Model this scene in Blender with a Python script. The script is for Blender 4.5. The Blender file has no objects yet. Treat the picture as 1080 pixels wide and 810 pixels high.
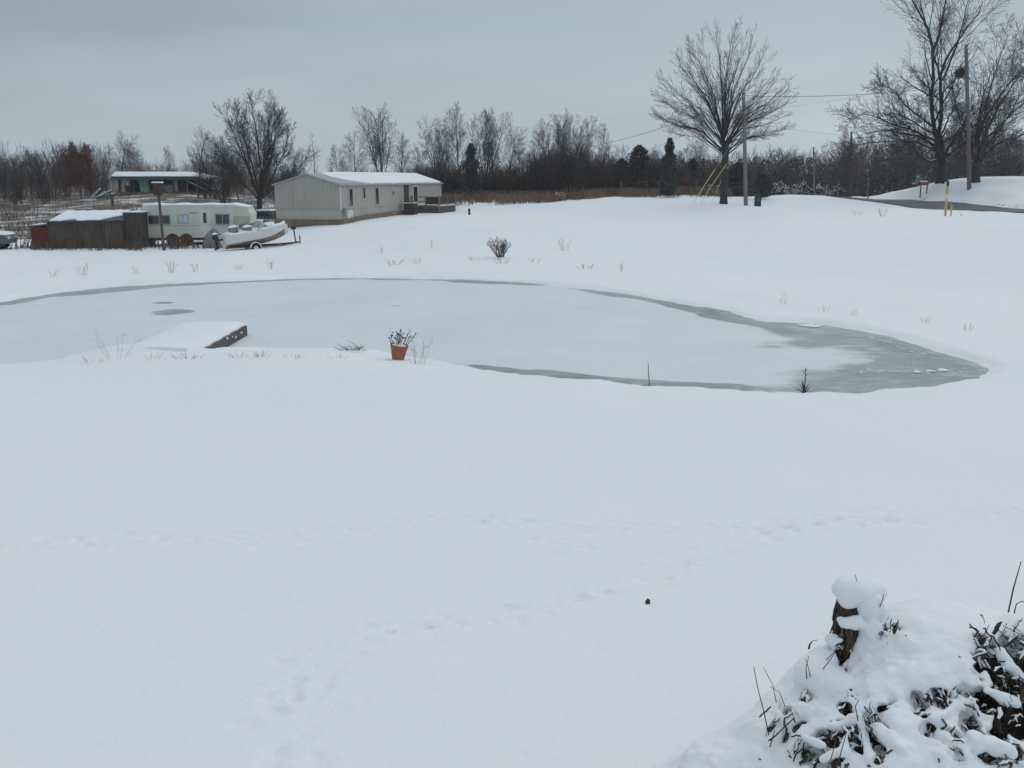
import bpy, math, random
import numpy as np
from mathutils import Vector

R = math.radians
scene = bpy.context.scene
COL = scene.collection

# ------------------------------------------------------------------ camera model
F, CX, CY = 1060.0, 540.0, 405.0            # focal length in pixels of the 1080x810 photograph
PITCH = math.atan((405 - 188) / F)
CP, SP = math.cos(PITCH), math.sin(PITCH)
CAMZ = 2.4                                   # eye height above the yard by the house


def P(px, py, D):
    """world point at horizontal distance D (metres along +y) seen at a photo pixel"""
    u, v = (px - CX) / F, (CY - py) / F
    dy = CP + v * SP
    return Vector((u / dy * D, D, CAMZ + (-SP + v * CP) / dy * D))


def on_plane(px, py, z):
    u, v = (px - CX) / F, (CY - py) / F
    dy, dz = CP + v * SP, -SP + v * CP
    t = (z - CAMZ) / dz
    return (u * t, dy * t)


cam_d = bpy.data.cameras.new('camera')
cam_d.sensor_width = 36.0
cam_d.lens = 36.0 * F / 1080.0
cam_d.clip_start, cam_d.clip_end = 0.05, 3000
cam = bpy.data.objects.new('camera', cam_d)
COL.objects.link(cam)
cam.location = (0, 0, CAMZ)
cam.rotation_euler = (math.pi / 2 - PITCH, 0, 0)
scene.camera = cam

# ------------------------------------------------------------------ mesh helpers


def mesh_np(name, V, quads=None, tris=None, smooth=True):
    V = np.asarray(V, dtype=np.float32)
    me = bpy.data.meshes.new(name)
    nq = 0 if quads is None else len(quads)
    nt = 0 if tris is None else len(tris)
    loops = []
    if nq: loops.append(np.asarray(quads, dtype=np.int32).ravel())
    if nt: loops.append(np.asarray(tris, dtype=np.int32).ravel())
    loops = np.concatenate(loops)
    starts = np.concatenate([np.arange(nq) * 4, nq * 4 + np.arange(nt) * 3]).astype(np.int32)
    totals = np.concatenate([np.full(nq, 4), np.full(nt, 3)]).astype(np.int32)
    me.vertices.add(len(V)); me.vertices.foreach_set('co', V.ravel())
    me.loops.add(len(loops)); me.loops.foreach_set('vertex_index', loops)
    me.polygons.add(nq + nt)
    me.polygons.foreach_set('loop_start', starts)
    me.polygons.foreach_set('loop_total', totals)
    me.polygons.foreach_set('use_smooth', np.full(nq + nt, smooth, dtype=bool))
    me.update(calc_edges=True)
    return me


def link(name, me, mat, parent=None, loc=None):
    o = bpy.data.objects.new(name, me)
    COL.objects.link(o)
    if mat is not None and len(me.materials) == 0:
        me.materials.append(mat)
    if parent is not None: o.parent = parent
    if loc is not None: o.location = loc
    return o


def tag(o, label, cat, group=None):
    o['label'] = label; o['category'] = cat
    if group: o['group'] = group
    return o


def kind(o, k):
    o['kind'] = k
    return o


def thing(name, label, cat, loc, rz=0.0, group=None):
    e = bpy.data.objects.new(name, None)
    COL.objects.link(e)
    e.empty_display_size = 0.3
    e.location = loc; e.rotation_euler = (0, 0, rz)
    return tag(e, label, cat, group)


class MB:
    """collects shapes, builds ONE mesh"""

    def __init__(s): s.v, s.f = [], []

    def add(s, vs, fs):
        n = len(s.v)
        s.v.extend(tuple(v) for v in vs)
        s.f.extend(tuple(i + n for i in f) for f in fs)
        return s

    def box(s, x0, x1, y0, y1, z0, z1):
        vs = [(x0, y0, z0), (x1, y0, z0), (x1, y1, z0), (x0, y1, z0), (x0, y0, z1), (x1, y0, z1), (x1, y1, z1), (x0, y1, z1)]
        return s.add(vs, [(3, 2, 1, 0), (4, 5, 6, 7), (0, 1, 5, 4), (1, 2, 6, 5), (2, 3, 7, 6), (3, 0, 4, 7)])

    def prism(s, prof, y0, y1):
        """profile in x,z (counter-clockwise seen from -y) extruded along y"""
        n = len(prof)
        vs = [(x, y0, z) for x, z in prof] + [(x, y1, z) for x, z in prof]
        fs = [tuple(range(n)), tuple(range(2 * n - 1, n - 1, -1))]
        fs += [(j, i, i + n, j + n) for i, j in ((k, (k + 1) % n) for k in range(n))]
        return s.add(vs, fs)

    def prism_x(s, prof, x0, x1):
        n = len(prof)
        vs = [(x0, y, z) for y, z in prof] + [(x1, y, z) for y, z in prof]
        fs = [tuple(range(n)), tuple(range(2 * n - 1, n - 1, -1))]
        fs += [(j, i, i + n, j + n) for i, j in ((k, (k + 1) % n) for k in range(n))]
        return s.add(vs, fs)

    def bar(s, a, b, w, h=None):
        """box beam from a to b"""
        h = h or w
        a, b = Vector(a), Vector(b)
        d = (b - a).normalized()
        ref = Vector((0, 0, 1)) if abs(d.z) < 0.9 else Vector((1, 0, 0))
        sx = d.cross(ref).normalized() * w / 2
        sy = sx.cross(d).normalized() * h / 2
        vs = [p + i * sx + j * sy for p in (a, b) for i, j in ((-1, -1), (1, -1), (1, 1), (-1, 1))]
        return s.add(vs, [(3, 2, 1, 0), (4, 5, 6, 7), (0, 1, 5, 4), (1, 2, 6, 5), (2, 3, 7, 6), (3, 0, 4, 7)])

    def tube(s, pts, rad, k=8):
        pts = [Vector(p) for p in pts]
        if not isinstance(rad, (list, tuple)): rad = [rad] * len(pts)
        n0 = len(s.v)
        for i, p in enumerate(pts):
            d = (pts[min(i + 1, len(pts) - 1)] - pts[max(i - 1, 0)]).normalized()
            ref = Vector((0.0, 0.0, 1.0)) if abs(d.z) < 0.8 else Vector((0.31, 0.95, 0))
            a = d.cross(ref).normalized(); b = d.cross(a)
            for j in range(k):
                t = 2 * math.pi * j / k
                s.v.append(tuple(p + (a * math.cos(t) + b * math.sin(t)) * rad[i]))
        for i in range(len(pts) - 1):
            for j in range(k):
                q = (j + 1) % k
                s.f.append((n0 + i * k + j, n0 + i * k + q, n0 + (i + 1) * k + q, n0 + (i + 1) * k + j))
        s.f.append(tuple(n0 + j for j in range(k))[::-1])
        e = n0 + (len(pts) - 1) * k
        s.f.append(tuple(e + j for j in range(k)))
        return s

    def lathe(s, prof, k=16, c=(0, 0, 0)):
        n0 = len(s.v)
        for r, z in prof:
            for j in range(k):
                t = 2 * math.pi * j / k
                s.v.append((c[0] + r * math.cos(t), c[1] + r * math.sin(t), c[2] + z))
        for i in range(len(prof) - 1):
            for j in range(k):
                q = (j + 1) % k
                s.f.append((n0 + i * k + j, n0 + i * k + q, n0 + (i + 1) * k + q, n0 + (i + 1) * k + j))
        s.f.append(tuple(n0 + j for j in range(k))[::-1])
        e = n0 + (len(prof) - 1) * k
        s.f.append(tuple(e + j for j in range(k)))
        return s

    def loft(s, secs):
        """equal-length closed sections"""
        n0, k = len(s.v), len(secs[0])
        for sec in secs: s.v.extend(tuple(p) for p in sec)
        for i in range(len(secs) - 1):
            for j in range(k):
                q = (j + 1) % k
                s.f.append((n0 + i * k + j, n0 + i * k + q, n0 + (i + 1) * k + q, n0 + (i + 1) * k + j))
        s.f.append(tuple(n0 + j for j in range(k))[::-1])
        e = n0 + (len(secs) - 1) * k
        s.f.append(tuple(e + j for j in range(k)))
        return s

    def build(s, name, mat, parent=None, loc=None, smooth=False):
        me = bpy.data.meshes.new(name)
        me.from_pydata(s.v, [], s.f)
        if smooth:
            me.polygons.foreach_set('use_smooth', np.full(len(me.polygons), True))
        me.update()
        import bmesh
        bm = bmesh.new(); bm.from_mesh(me)
        bmesh.ops.recalc_face_normals(bm, faces=bm.faces)
        bm.to_mesh(me); bm.free()
        return link(name, me, mat, parent, loc)


def tubes_mesh(name, tubes):
    """tubes: list of (pts (n,3) array, radii (n,), sides) -> one mesh, batched"""
    groups = {}
    for pts, rad, k in tubes:
        groups.setdefault((len(pts), k), []).append((pts, rad))
    Vs, Qs, off = [], [], 0
    for (n, k), lst in groups.items():
        Pt = np.array([a for a, _ in lst], dtype=np.float64)          # m,n,3
        Ra = np.array([b for _, b in lst], dtype=np.float64)
        d = np.empty_like(Pt)
        d[:, 1:-1] = Pt[:, 2:] - Pt[:, :-2]
        d[:, 0] = Pt[:, 1] - Pt[:, 0]; d[:, -1] = Pt[:, -1] - Pt[:, -2]
        d /= np.linalg.norm(d, axis=2, keepdims=True) + 1e-12
        mean = d.mean(axis=1, keepdims=True)
        ref = np.where(np.abs(mean[..., 2:3]) < 0.75, np.array([0, 0, 1.0]), np.array([0.35, 0.93, 0.0]))
        a = np.cross(d, np.broadcast_to(ref, d.shape)); a /= np.linalg.norm(a, axis=2, keepdims=True) + 1e-12
        b = np.cross(d, a)
        t = 2 * np.pi * np.arange(k) / k
        ring = Pt[:, :, None, :] + Ra[:, :, None, None] * (a[:, :, None, :] * np.cos(t)[:, None] + b[:, :, None, :] * np.sin(t)[:, None])
        m = len(lst)
        Vs.append(ring.reshape(-1, 3))
        i = np.arange(n - 1)[:, None] * k
        j = np.arange(k)[None, :]
        q = (j + 1) % k
        quad = np.stack([i + j, i + q, i + k + q, i + k + j], axis=-1).reshape(-1, 4)
        Q = (off + np.arange(m)[:, None, None] * (n * k) + quad[None]).reshape(-1, 4)
        Qs.append(Q); off += m * n * k
    return mesh_np(name, np.concatenate(Vs), np.concatenate(Qs))


# ------------------------------------------------------------------ materials


def nodes_of(m):
    m.use_nodes = True
    return m.node_tree, m.node_tree.nodes, m.node_tree.links


def mat(name, color, rough=0.8, var=0.25, scale=3.0, bump=0.0, bscale=None, metal=0.0, color2=None, spec=0.3, stretch=None):
    m = bpy.data.materials.new(name)
    nt, N, L = nodes_of(m)
    b = N['Principled BSDF']
    b.inputs['Roughness'].default_value = rough
    b.inputs['Metallic'].default_value = metal
    b.inputs['Specular IOR Level'].default_value = spec
    tc = N.new('ShaderNodeTexCoord')
    mp = N.new('ShaderNodeMapping')
    if stretch: mp.inputs['Scale'].default_value = stretch
    L.new(tc.outputs['Object'], mp.inputs['Vector'])
    no = N.new('ShaderNodeTexNoise')
    no.inputs['Scale'].default_value = scale; no.inputs['Detail'].default_value = 6; no.inputs['Roughness'].default_value = 0.65
    L.new(mp.outputs[0], no.inputs['Vector'])
    cr = N.new('ShaderNodeValToRGB')
    c1 = tuple(c * (1 - var) for c in color)
    c2 = color2 if color2 else tuple(min(1, c * (1 + var)) for c in color)
    cr.color_ramp.elements[0].position, cr.color_ramp.elements[1].position = 0.3, 0.7
    cr.color_ramp.elements[0].color = (*c1, 1); cr.color_ramp.elements[1].color = (*c2, 1)
    L.new(no.outputs['Fac'], cr.inputs[0])
    L.new(cr.outputs[0], b.inputs['Base Color'])
    if bump:
        n2 = N.new('ShaderNodeTexNoise'); n2.inputs['Scale'].default_value = bscale or scale * 4; n2.inputs['Detail'].default_value = 5
        L.new(mp.outputs[0], n2.inputs['Vector'])
        bp = N.new('ShaderNodeBump'); bp.inputs['Strength'].default_value = 0.8; bp.inputs['Distance'].default_value = bump
        L.new(n2.outputs['Fac'], bp.inputs['Height']); L.new(bp.outputs[0], b.inputs['Normal'])
    return m


SNOWC = (0.825, 0.845, 0.865)


def snow_bump(N, L, tc, bsdf):
    """fine granular surface of dry snow"""
    n1 = N.new('ShaderNodeTexNoise'); n1.inputs['Scale'].default_value = 6.0; n1.inputs['Detail'].default_value = 8; n1.inputs['Roughness'].default_value = 0.6
    n2 = N.new('ShaderNodeTexNoise'); n2.inputs['Scale'].default_value = 90.0; n2.inputs['Detail'].default_value = 4
    L.new(tc.outputs['Object'], n1.inputs['Vector']); L.new(tc.outputs['Object'], n2.inputs['Vector'])
    b1 = N.new('ShaderNodeBump'); b1.inputs['Distance'].default_value = 0.032; b1.inputs['Strength'].default_value = 0.6
    b2 = N.new('ShaderNodeBump'); b2.inputs['Distance'].default_value = 0.002; b2.inputs['Strength'].default_value = 0.5
    L.new(n1.outputs['Fac'], b1.inputs['Height']); L.new(n2.outputs['Fac'], b2.inputs['Height'])
    L.new(b1.outputs[0], b2.inputs['Normal']); L.new(b2.outputs[0], bsdf.inputs['Normal'])


def make_snow(name='snow', col=SNOWC):
    m = bpy.data.materials.new(name)
    nt, N, L = nodes_of(m)
    b = N['Principled BSDF']
    b.inputs['Roughness'].default_value = 0.7
    b.inputs['Specular IOR Level'].default_value = 0.2
    b.inputs['Base Color'].default_value = (*col, 1)
    tc = N.new('ShaderNodeTexCoord')
    snow_bump(N, L, tc, b)
    return m


def make_ground():
    """snow field, with dead grass standing through it where the 'dry' attribute says so"""
    m = bpy.data.materials.new('snow_ground')
    nt, N, L = nodes_of(m)
    b = N['Principled BSDF']
    b.inputs['Roughness'].default_value = 0.72; b.inputs['Specular IOR Level'].default_value = 0.2
    tc = N.new('ShaderNodeTexCoord')
    snow_bump(N, L, tc, b)
    at = N.new('ShaderNodeAttribute'); at.attribute_name = 'dry'
    no = N.new('ShaderNodeTexNoise'); no.inputs['Scale'].default_value = 0.55; no.inputs['Detail'].default_value = 9; no.inputs['Roughness'].default_value = 0.7
    mp = N.new('ShaderNodeMapping'); mp.inputs['Scale'].default_value = (0.6, 1.0, 1.0)
    L.new(tc.outputs['Object'], mp.inputs['Vector']); L.new(mp.outputs[0], no.inputs['Vector'])
    ad = N.new('ShaderNodeMath'); ad.operation = 'ADD'
    L.new(at.outputs['Fac'], ad.inputs[0]); L.new(no.outputs['Fac'], ad.inputs[1])
    mr = N.new('ShaderNodeMapRange'); mr.inputs['From Min'].default_value = 0.97; mr.inputs['From Max'].default_value = 1.12
    L.new(ad.outputs[0], mr.inputs['Value'])
    n3 = N.new('ShaderNodeTexNoise'); n3.inputs['Scale'].default_value = 3.0; n3.inputs['Detail'].default_value = 6
    L.new(tc.outputs['Object'], n3.inputs['Vector'])
    cr = N.new('ShaderNodeValToRGB')
    cr.color_ramp.elements[0].position, cr.color_ramp.elements[1].position = 0.3, 0.7
    cr.color_ramp.elements[0].color = (0.07, 0.052, 0.04, 1); cr.color_ramp.elements[1].color = (0.22, 0.17, 0.13, 1)
    L.new(n3.outputs['Fac'], cr.inputs[0])
    # slow albedo variation of the snow itself (wind crust against fresh powder)
    n4 = N.new('ShaderNodeTexNoise'); n4.inputs['Scale'].default_value = 0.35; n4.inputs['Detail'].default_value = 5
    L.new(tc.outputs['Object'], n4.inputs['Vector'])
    c4 = N.new('ShaderNodeValToRGB')
    c4.color_ramp.elements[0].position, c4.color_ramp.elements[1].position = 0.3, 0.7
    c4.color_ramp.elements[0].color = (0.805, 0.83, 0.855, 1); c4.color_ramp.elements[1].color = (0.845, 0.862, 0.878, 1)
    L.new(n4.outputs['Fac'], c4.inputs[0])
    mx = N.new('ShaderNodeMix'); mx.data_type = 'RGBA'
    L.new(mr.outputs[0], mx.inputs['Factor']); L.new(c4.outputs[0], mx.inputs['A']); L.new(cr.outputs[0], mx.inputs['B'])
    L.new(mx.outputs['Result'], b.inputs['Base Color'])
    return m


def make_ice():
    m = bpy.data.materials.new('pond_ice')
    nt, N, L = nodes_of(m)
    b = N['Principled BSDF']
    tc = N.new('ShaderNodeTexCoord')
    at = N.new('ShaderNodeAttribute'); at.attribute_name = 'bare'
    no = N.new('ShaderNodeTexNoise'); no.inputs['Scale'].default_value = 1.6; no.inputs['Detail'].default_value = 8; no.inputs['Roughness'].default_value = 0.65
    L.new(tc.outputs['Object'], no.inputs['Vector'])
    ma = N.new('ShaderNodeMath'); ma.operation = 'MULTIPLY_ADD'; ma.inputs[1].default_value = 1.0; ma.inputs[2].default_value = -0.5
    L.new(no.outputs['Fac'], ma.inputs[0])
    ad = N.new('ShaderNodeMath'); ad.operation = 'ADD'
    L.new(at.outputs['Fac'], ad.inputs[0]); L.new(ma.outputs[0], ad.inputs[1])
    mr = N.new('ShaderNodeMapRange'); mr.interpolation_type = 'SMOOTHSTEP'
    mr.inputs['From Min'].default_value = 0.30; mr.inputs['From Max'].default_value = 0.72
    L.new(ad.outputs[0], mr.inputs['Value'])
    # bare wet ice: grey-green, blotchy
    n2 = N.new('ShaderNodeTexNoise'); n2.inputs['Scale'].default_value = 0.9; n2.inputs['Detail'].default_value = 7; n2.inputs['Distortion'].default_value = 0.6
    L.new(tc.outputs['Object'], n2.inputs['Vector'])
    cr = N.new('ShaderNodeValToRGB')
    e = cr.color_ramp.elements
    e[0].position, e[1].position = 0.32, 0.68
    e[0].color = (0.15, 0.21, 0.21, 1); e[1].color = (0.275, 0.345, 0.325, 1)
    L.new(n2.outputs['Fac'], cr.inputs[0])
    # thin dusting of snow on the rest
    n3 = N.new('ShaderNodeTexNoise'); n3.inputs['Scale'].default_value = 0.5; n3.inputs['Detail'].default_value = 9; n3.inputs['Roughness'].default_value = 0.7
    L.new(tc.outputs['Object'], n3.inputs['Vector'])
    c3 = N.new('ShaderNodeValToRGB')
    c3.color_ramp.elements[0].position, c3.color_ramp.elements[1].position = 0.3, 0.7
    c3.color_ramp.elements[0].color = (0.64, 0.69, 0.72, 1); c3.color_ramp.elements[1].color = (0.715, 0.755, 0.78, 1)
    L.new(n3.outputs['Fac'], c3.inputs[0])
    mx = N.new('ShaderNodeMix'); mx.data_type = 'RGBA'
    L.new(mr.outputs[0], mx.inputs['Factor']); L.new(c3.outputs[0], mx.inputs['A']); L.new(cr.outputs[0], mx.inputs['B'])
    L.new(mx.outputs['Result'], b.inputs['Base Color'])
    # streaks of frozen slush on the bare part
    ms = N.new('ShaderNodeMapping'); ms.inputs['Scale'].default_value = (1.0, 2.6, 1.0); ms.inputs['Rotation'].default_value = (0, 0, 0.25)
    L.new(tc.outputs['Object'], ms.inputs['Vector'])
    ns = N.new('ShaderNodeTexNoise'); ns.inputs['Scale'].default_value = 1.5; ns.inputs['Detail'].default_value = 10; ns.inputs['Roughness'].default_value = 0.72; ns.inputs['Distortion'].default_value = 0.8
    L.new(ms.outputs[0], ns.inputs['Vector'])
    rs_ = N.new('ShaderNodeMapRange'); rs_.inputs['From Min'].default_value = 0.50; rs_.inputs['From Max'].default_value = 0.66; rs_.inputs['To Max'].default_value = 0.75
    L.new(ns.outputs['Fac'], rs_.inputs['Value'])
    m2 = N.new('ShaderNodeMix'); m2.data_type = 'RGBA'; m2.inputs['B'].default_value = (0.55, 0.60, 0.62, 1)
    L.new(rs_.outputs[0], m2.inputs['Factor']); L.new(cr.outputs[0], m2.inputs['A']); L.new(m2.outputs['Result'], mx.inputs['B'])
    rr = N.new('ShaderNodeMapRange'); rr.inputs['To Min'].default_value = 0.75; rr.inputs['To Max'].default_value = 0.28
    L.new(mr.outputs[0], rr.inputs['Value']); L.new(rr.outputs[0], b.inputs['Roughness'])
    b.inputs['Specular IOR Level'].default_value = 0.35
    bp = N.new('ShaderNodeBump'); bp.inputs['Distance'].default_value = 0.01; bp.inputs['Strength'].default_value = 0.4
    n5 = N.new('ShaderNodeTexNoise'); n5.inputs['Scale'].default_value = 7; n5.inputs['Detail'].default_value = 7
    L.new(tc.outputs['Object'], n5.inputs['Vector']); L.new(n5.outputs['Fac'], bp.inputs['Height']); L.new(bp.outputs[0], b.inputs['Normal'])
    return m


def make_siding(name, color, spacing, axis='X', depth=0.02, var=0.06):
    """painted siding with regular grooves"""
    m = bpy.data.materials.new(name)
    nt, N, L = nodes_of(m)
    b = N['Principled BSDF']; b.inputs['Roughness'].default_value = 0.6
    tc = N.new('ShaderNodeTexCoord')
    sx = N.new('ShaderNodeSeparateXYZ'); L.new(tc.outputs['Object'], sx.inputs[0])
    mo = N.new('ShaderNodeMath'); mo.operation = 'PINGPONG'; mo.inputs[1].default_value = spacing / 2
    L.new(sx.outputs[axis], mo.inputs[0])
    mr = N.new('ShaderNodeMapRange'); mr.inputs['From Min'].default_value = 0; mr.inputs['From Max'].default_value = spacing * 0.1
    L.new(mo.outputs[0], mr.inputs['Value'])
    bp = N.new('ShaderNodeBump'); bp.inputs['Distance'].default_value = depth; bp.inputs['Strength'].default_value = 0.9
    L.new(mr.outputs[0], bp.inputs['Height']); L.new(bp.outputs[0], b.inputs['Normal'])
    no = N.new('ShaderNodeTexNoise'); no.inputs['Scale'].default_value = 1.3; no.inputs['Detail'].default_value = 8; no.inputs['Roughness'].default_value = 0.7
    mp = N.new('ShaderNodeMapping'); mp.inputs['Scale'].default_value = (1.5, 1.5, 0.4)
    L.new(tc.outputs['Object'], mp.inputs[0]); L.new(mp.outputs[0], no.inputs['Vector'])
    cr = N.new('ShaderNodeValToRGB')
    cr.color_ramp.elements[0].position, cr.color_ramp.elements[1].position = 0.3, 0.7
    cr.color_ramp.elements[0].color = (*[c * (1 - var * 2) for c in color], 1); cr.color_ramp.elements[1].color = (*[c * (1 + var) for c in color], 1)
    L.new(no.outputs['Fac'], cr.inputs[0]); L.new(cr.outputs[0], b.inputs['Base Color'])
    return m


M = {}
M['snow'] = make_snow()
M['ground'] = make_ground()
M['ice'] = make_ice()
M['slush'] = make_snow('slush', (0.60, 0.65, 0.67))
M['bark'] = mat('bark_grey_brown', (0.075, 0.062, 0.055), 0.9, 0.35, 4, 0.01)
M['bark_dark'] = mat('bark_dark', (0.05, 0.043, 0.04), 0.9, 0.35, 4, 0.01)
M['twig'] = mat('twig', (0.06, 0.053, 0.05), 0.9, 0.3, 1.5)
M['brush'] = mat('brush_twig', (0.125, 0.095, 0.082), 0.9, 0.35, .5)
M['twig_red'] = mat('twig_reddish', (0.075, 0.057, 0.05), 0.9, 0.3, 1.5)
M['needle'] = mat('needle', (0.085, 0.092, 0.08), 0.8, 0.4, 2)
M['oak_leaf'] = mat('oak_leaf', (0.15, 0.065, 0.042), 0.85, 0.4, 1.2)
M['weed'] = mat('dry_weed', (0.19, 0.135, 0.095), 0.9, 0.45, 0.6)
M['weed_dark'] = mat('dry_weed_dark', (0.11, 0.08, 0.06), 0.9, 0.45, 0.8)
M['asphalt'] = mat('asphalt', (0.085, 0.09, 0.095), 0.75, 0.18, 0.8, 0.004, 60, color2=(0.125, 0.13, 0.135))
M['pole'] = mat('weathered_pole', (0.19, 0.18, 0.17), 0.85, 0.25, 6, 0.006, 30, stretch=(4, 4, 0.4))
M['pole_dark'] = mat('creosote_pole', (0.10, 0.075, 0.06), 0.85, 0.3, 6, 0.006, 30, stretch=(4, 4, 0.4))
M['pole_brown'] = mat('brown_pole', (0.15, 0.13, 0.12), 0.85, 0.25, 6, 0.006, 30, stretch=(4, 4, 0.4))
M['nest'] = mat('nest_leaf', (0.06, 0.045, 0.036), 0.9, 0.4, 5)
M['wire'] = mat('wire', (0.04, 0.04, 0.045), 0.5, 0.1)
M['yellow'] = mat('yellow_paint', (0.48, 0.38, 0.11), 0.45, 0.15, 5)
M['yellow_pale'] = mat('yellow_plastic', (0.50, 0.42, 0.17), 0.5, 0.2, 5)
M['black'] = mat('black_plastic', (0.02, 0.02, 0.022), 0.5, 0.2)
M['red'] = mat('red_paint', (0.33, 0.045, 0.03), 0.55, 0.25, 4)
M['orange'] = mat('orange_red_metal', (0.27, 0.085, 0.06), 0.5, 0.2, 8)
M['greenbox'] = mat('dark_green_metal', (0.025, 0.05, 0.04), 0.5, 0.2)
M['beige'] = make_siding('beige_siding', (0.40, 0.375, 0.33), 0.30, 'Y')
M['beige_end'] = make_siding('beige_end_siding', (0.385, 0.36, 0.315), 0.30, 'X')
M['skirt'] = make_siding('skirting', (0.43, 0.41, 0.365), 0.20, 'Y')
M['trimwhite'] = mat('white_trim', (0.62, 0.62, 0.58), 0.5, 0.08)
M['beigetrim'] = mat('beige_trim', (0.44, 0.42, 0.375), 0.5, 0.06)
M['glass'] = mat('dark_glass', (0.025, 0.03, 0.035), 0.12, 0.2, spec=0.6)
M['glassblue'] = mat('pale_blue_panel', (0.42, 0.56, 0.60), 0.4, 0.08)
M['brownwood'] = mat('dark_brown_wood', (0.055, 0.035, 0.028), 0.8, 0.3, 5, stretch=(1, 1, 0.3))
M['deckwood'] = mat('deck_wood', (0.17, 0.14, 0.11), 0.85, 0.25, 6)
M['dirt'] = mat('bare_dirt', (0.20, 0.15, 0.115), 0.95, 0.35, 2.5, 0.02)
M['roofmetal'] = mat('grey_roof_metal', (0.33, 0.34, 0.34), 0.5, 0.12)
M['cream'] = make_siding('cream_trailer', (0.56, 0.57, 0.50), 0.35, 'Z', 0.008)
M['creamdirty'] = mat('cream_dirty', (0.42, 0.40, 0.31), 0.6, 0.15, 2)
M['rust'] = mat('rust', (0.10, 0.058, 0.038), 0.85, 0.4, 6)
M['rubber'] = mat('rubber', (0.022, 0.022, 0.024), 0.8, 0.2)
M['steel'] = mat('galvanised', (0.30, 0.31, 0.32), 0.45, 0.15, metal=0.4)
M['hull'] = mat('hull_gelcoat', (0.68, 0.655, 0.63), 0.35, 0.06, 1.5)
M['hullbottom'] = mat('hull_stained', (0.27, 0.22, 0.17), 0.6, 0.3, 3)
M['plank'] = make_siding('old_planks', (0.105, 0.074, 0.06), 0.18, 'X', 0.03, 0.3)
M['plankdark'] = make_siding('old_dark_planks', (0.06, 0.047, 0.042), 0.18, 'X', 0.03, 0.3)
M['redwall'] = mat('faded_red_wall', (0.15, 0.035, 0.03), 0.8, 0.3, 3)
M['greenroof'] = mat('dark_green_roof', (0.05, 0.085, 0.085), 0.6, 0.25)
M['tealpanel'] = mat('pale_teal_panel', (0.36, 0.45, 0.44), 0.7, 0.2, 2)
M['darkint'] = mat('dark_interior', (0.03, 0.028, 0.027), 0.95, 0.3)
M['tarp'] = mat('grey_tarp', (0.20, 0.205, 0.21), 0.6, 0.2, 3, 0.03, 5)
M['terracotta'] = mat('terracotta', (0.36, 0.135, 0.075), 0.75, 0.28, 12)
M['soil'] = mat('soil', (0.05, 0.04, 0.03), 0.95, 0.3)
M['stem'] = mat('dead_stem', (0.055, 0.042, 0.035), 0.85, 0.35, 30)
M['stem_tan'] = mat('dead_stem_tan', (0.17, 0.12, 0.075), 0.85, 0.35, 30)
M['leafdead'] = mat('dead_leaf', (0.035, 0.028, 0.022), 0.85, 0.5, 14, color2=(0.085, 0.065, 0.042))
M['heapcore'] = mat('dark_leaf_heap', (0.022, 0.018, 0.014), 0.95, 0.5, 22, 0.03, 40)
M['stump'] = mat('stump_bark', (0.04, 0.03, 0.02), 0.95, 0.65, 24, 0.03, 60, color2=(0.115, 0.09, 0.058), stretch=(1, 1, 0.22))
M['dockwood'] = mat('dock_wood', (0.105, 0.095, 0.085), 0.85, 0.35, 6, 0.008, 20, stretch=(6, 0.5, 3))
M['yucca'] = mat('frosted_green_blade', (0.06, 0.085, 0.06), 0.7, 0.3, 5)
M['carpaint'] = mat('dull_car_paint', (0.09, 0.11, 0.12), 0.4, 0.1)
M['stone'] = mat('dark_stone', (0.06, 0.085, 0.085), 0.8, 0.3)

# ------------------------------------------------------------------ terrain
ZP = CAMZ - 3.2                              # level of the ice

CTRL = []                                    # (x, y, z)


def ctl(px, py, D): CTRL.append(tuple(P(px, py, D)))


def ctlz(s, D, zrel): CTRL.append((s * D if D > 0 else s * 10, D, CAMZ + zrel))


for s in (-1.6, -0.9, -0.5, -0.2, 0.1, 0.35, 0.6, 1.0, 1.6):
    for D, z in ((0.0, -2.3), (3.8, -2.40), (5.5, -2.55), (7.8, -2.74), (10.5, -2.88), (13.8, -2.99)):
        CTRL.append((s * (D + 3), D, CAMZ + z))
for s in (-2.5, 0, 2.5):
    CTRL.append((s * 8, -20, CAMZ - 2.2))
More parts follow.
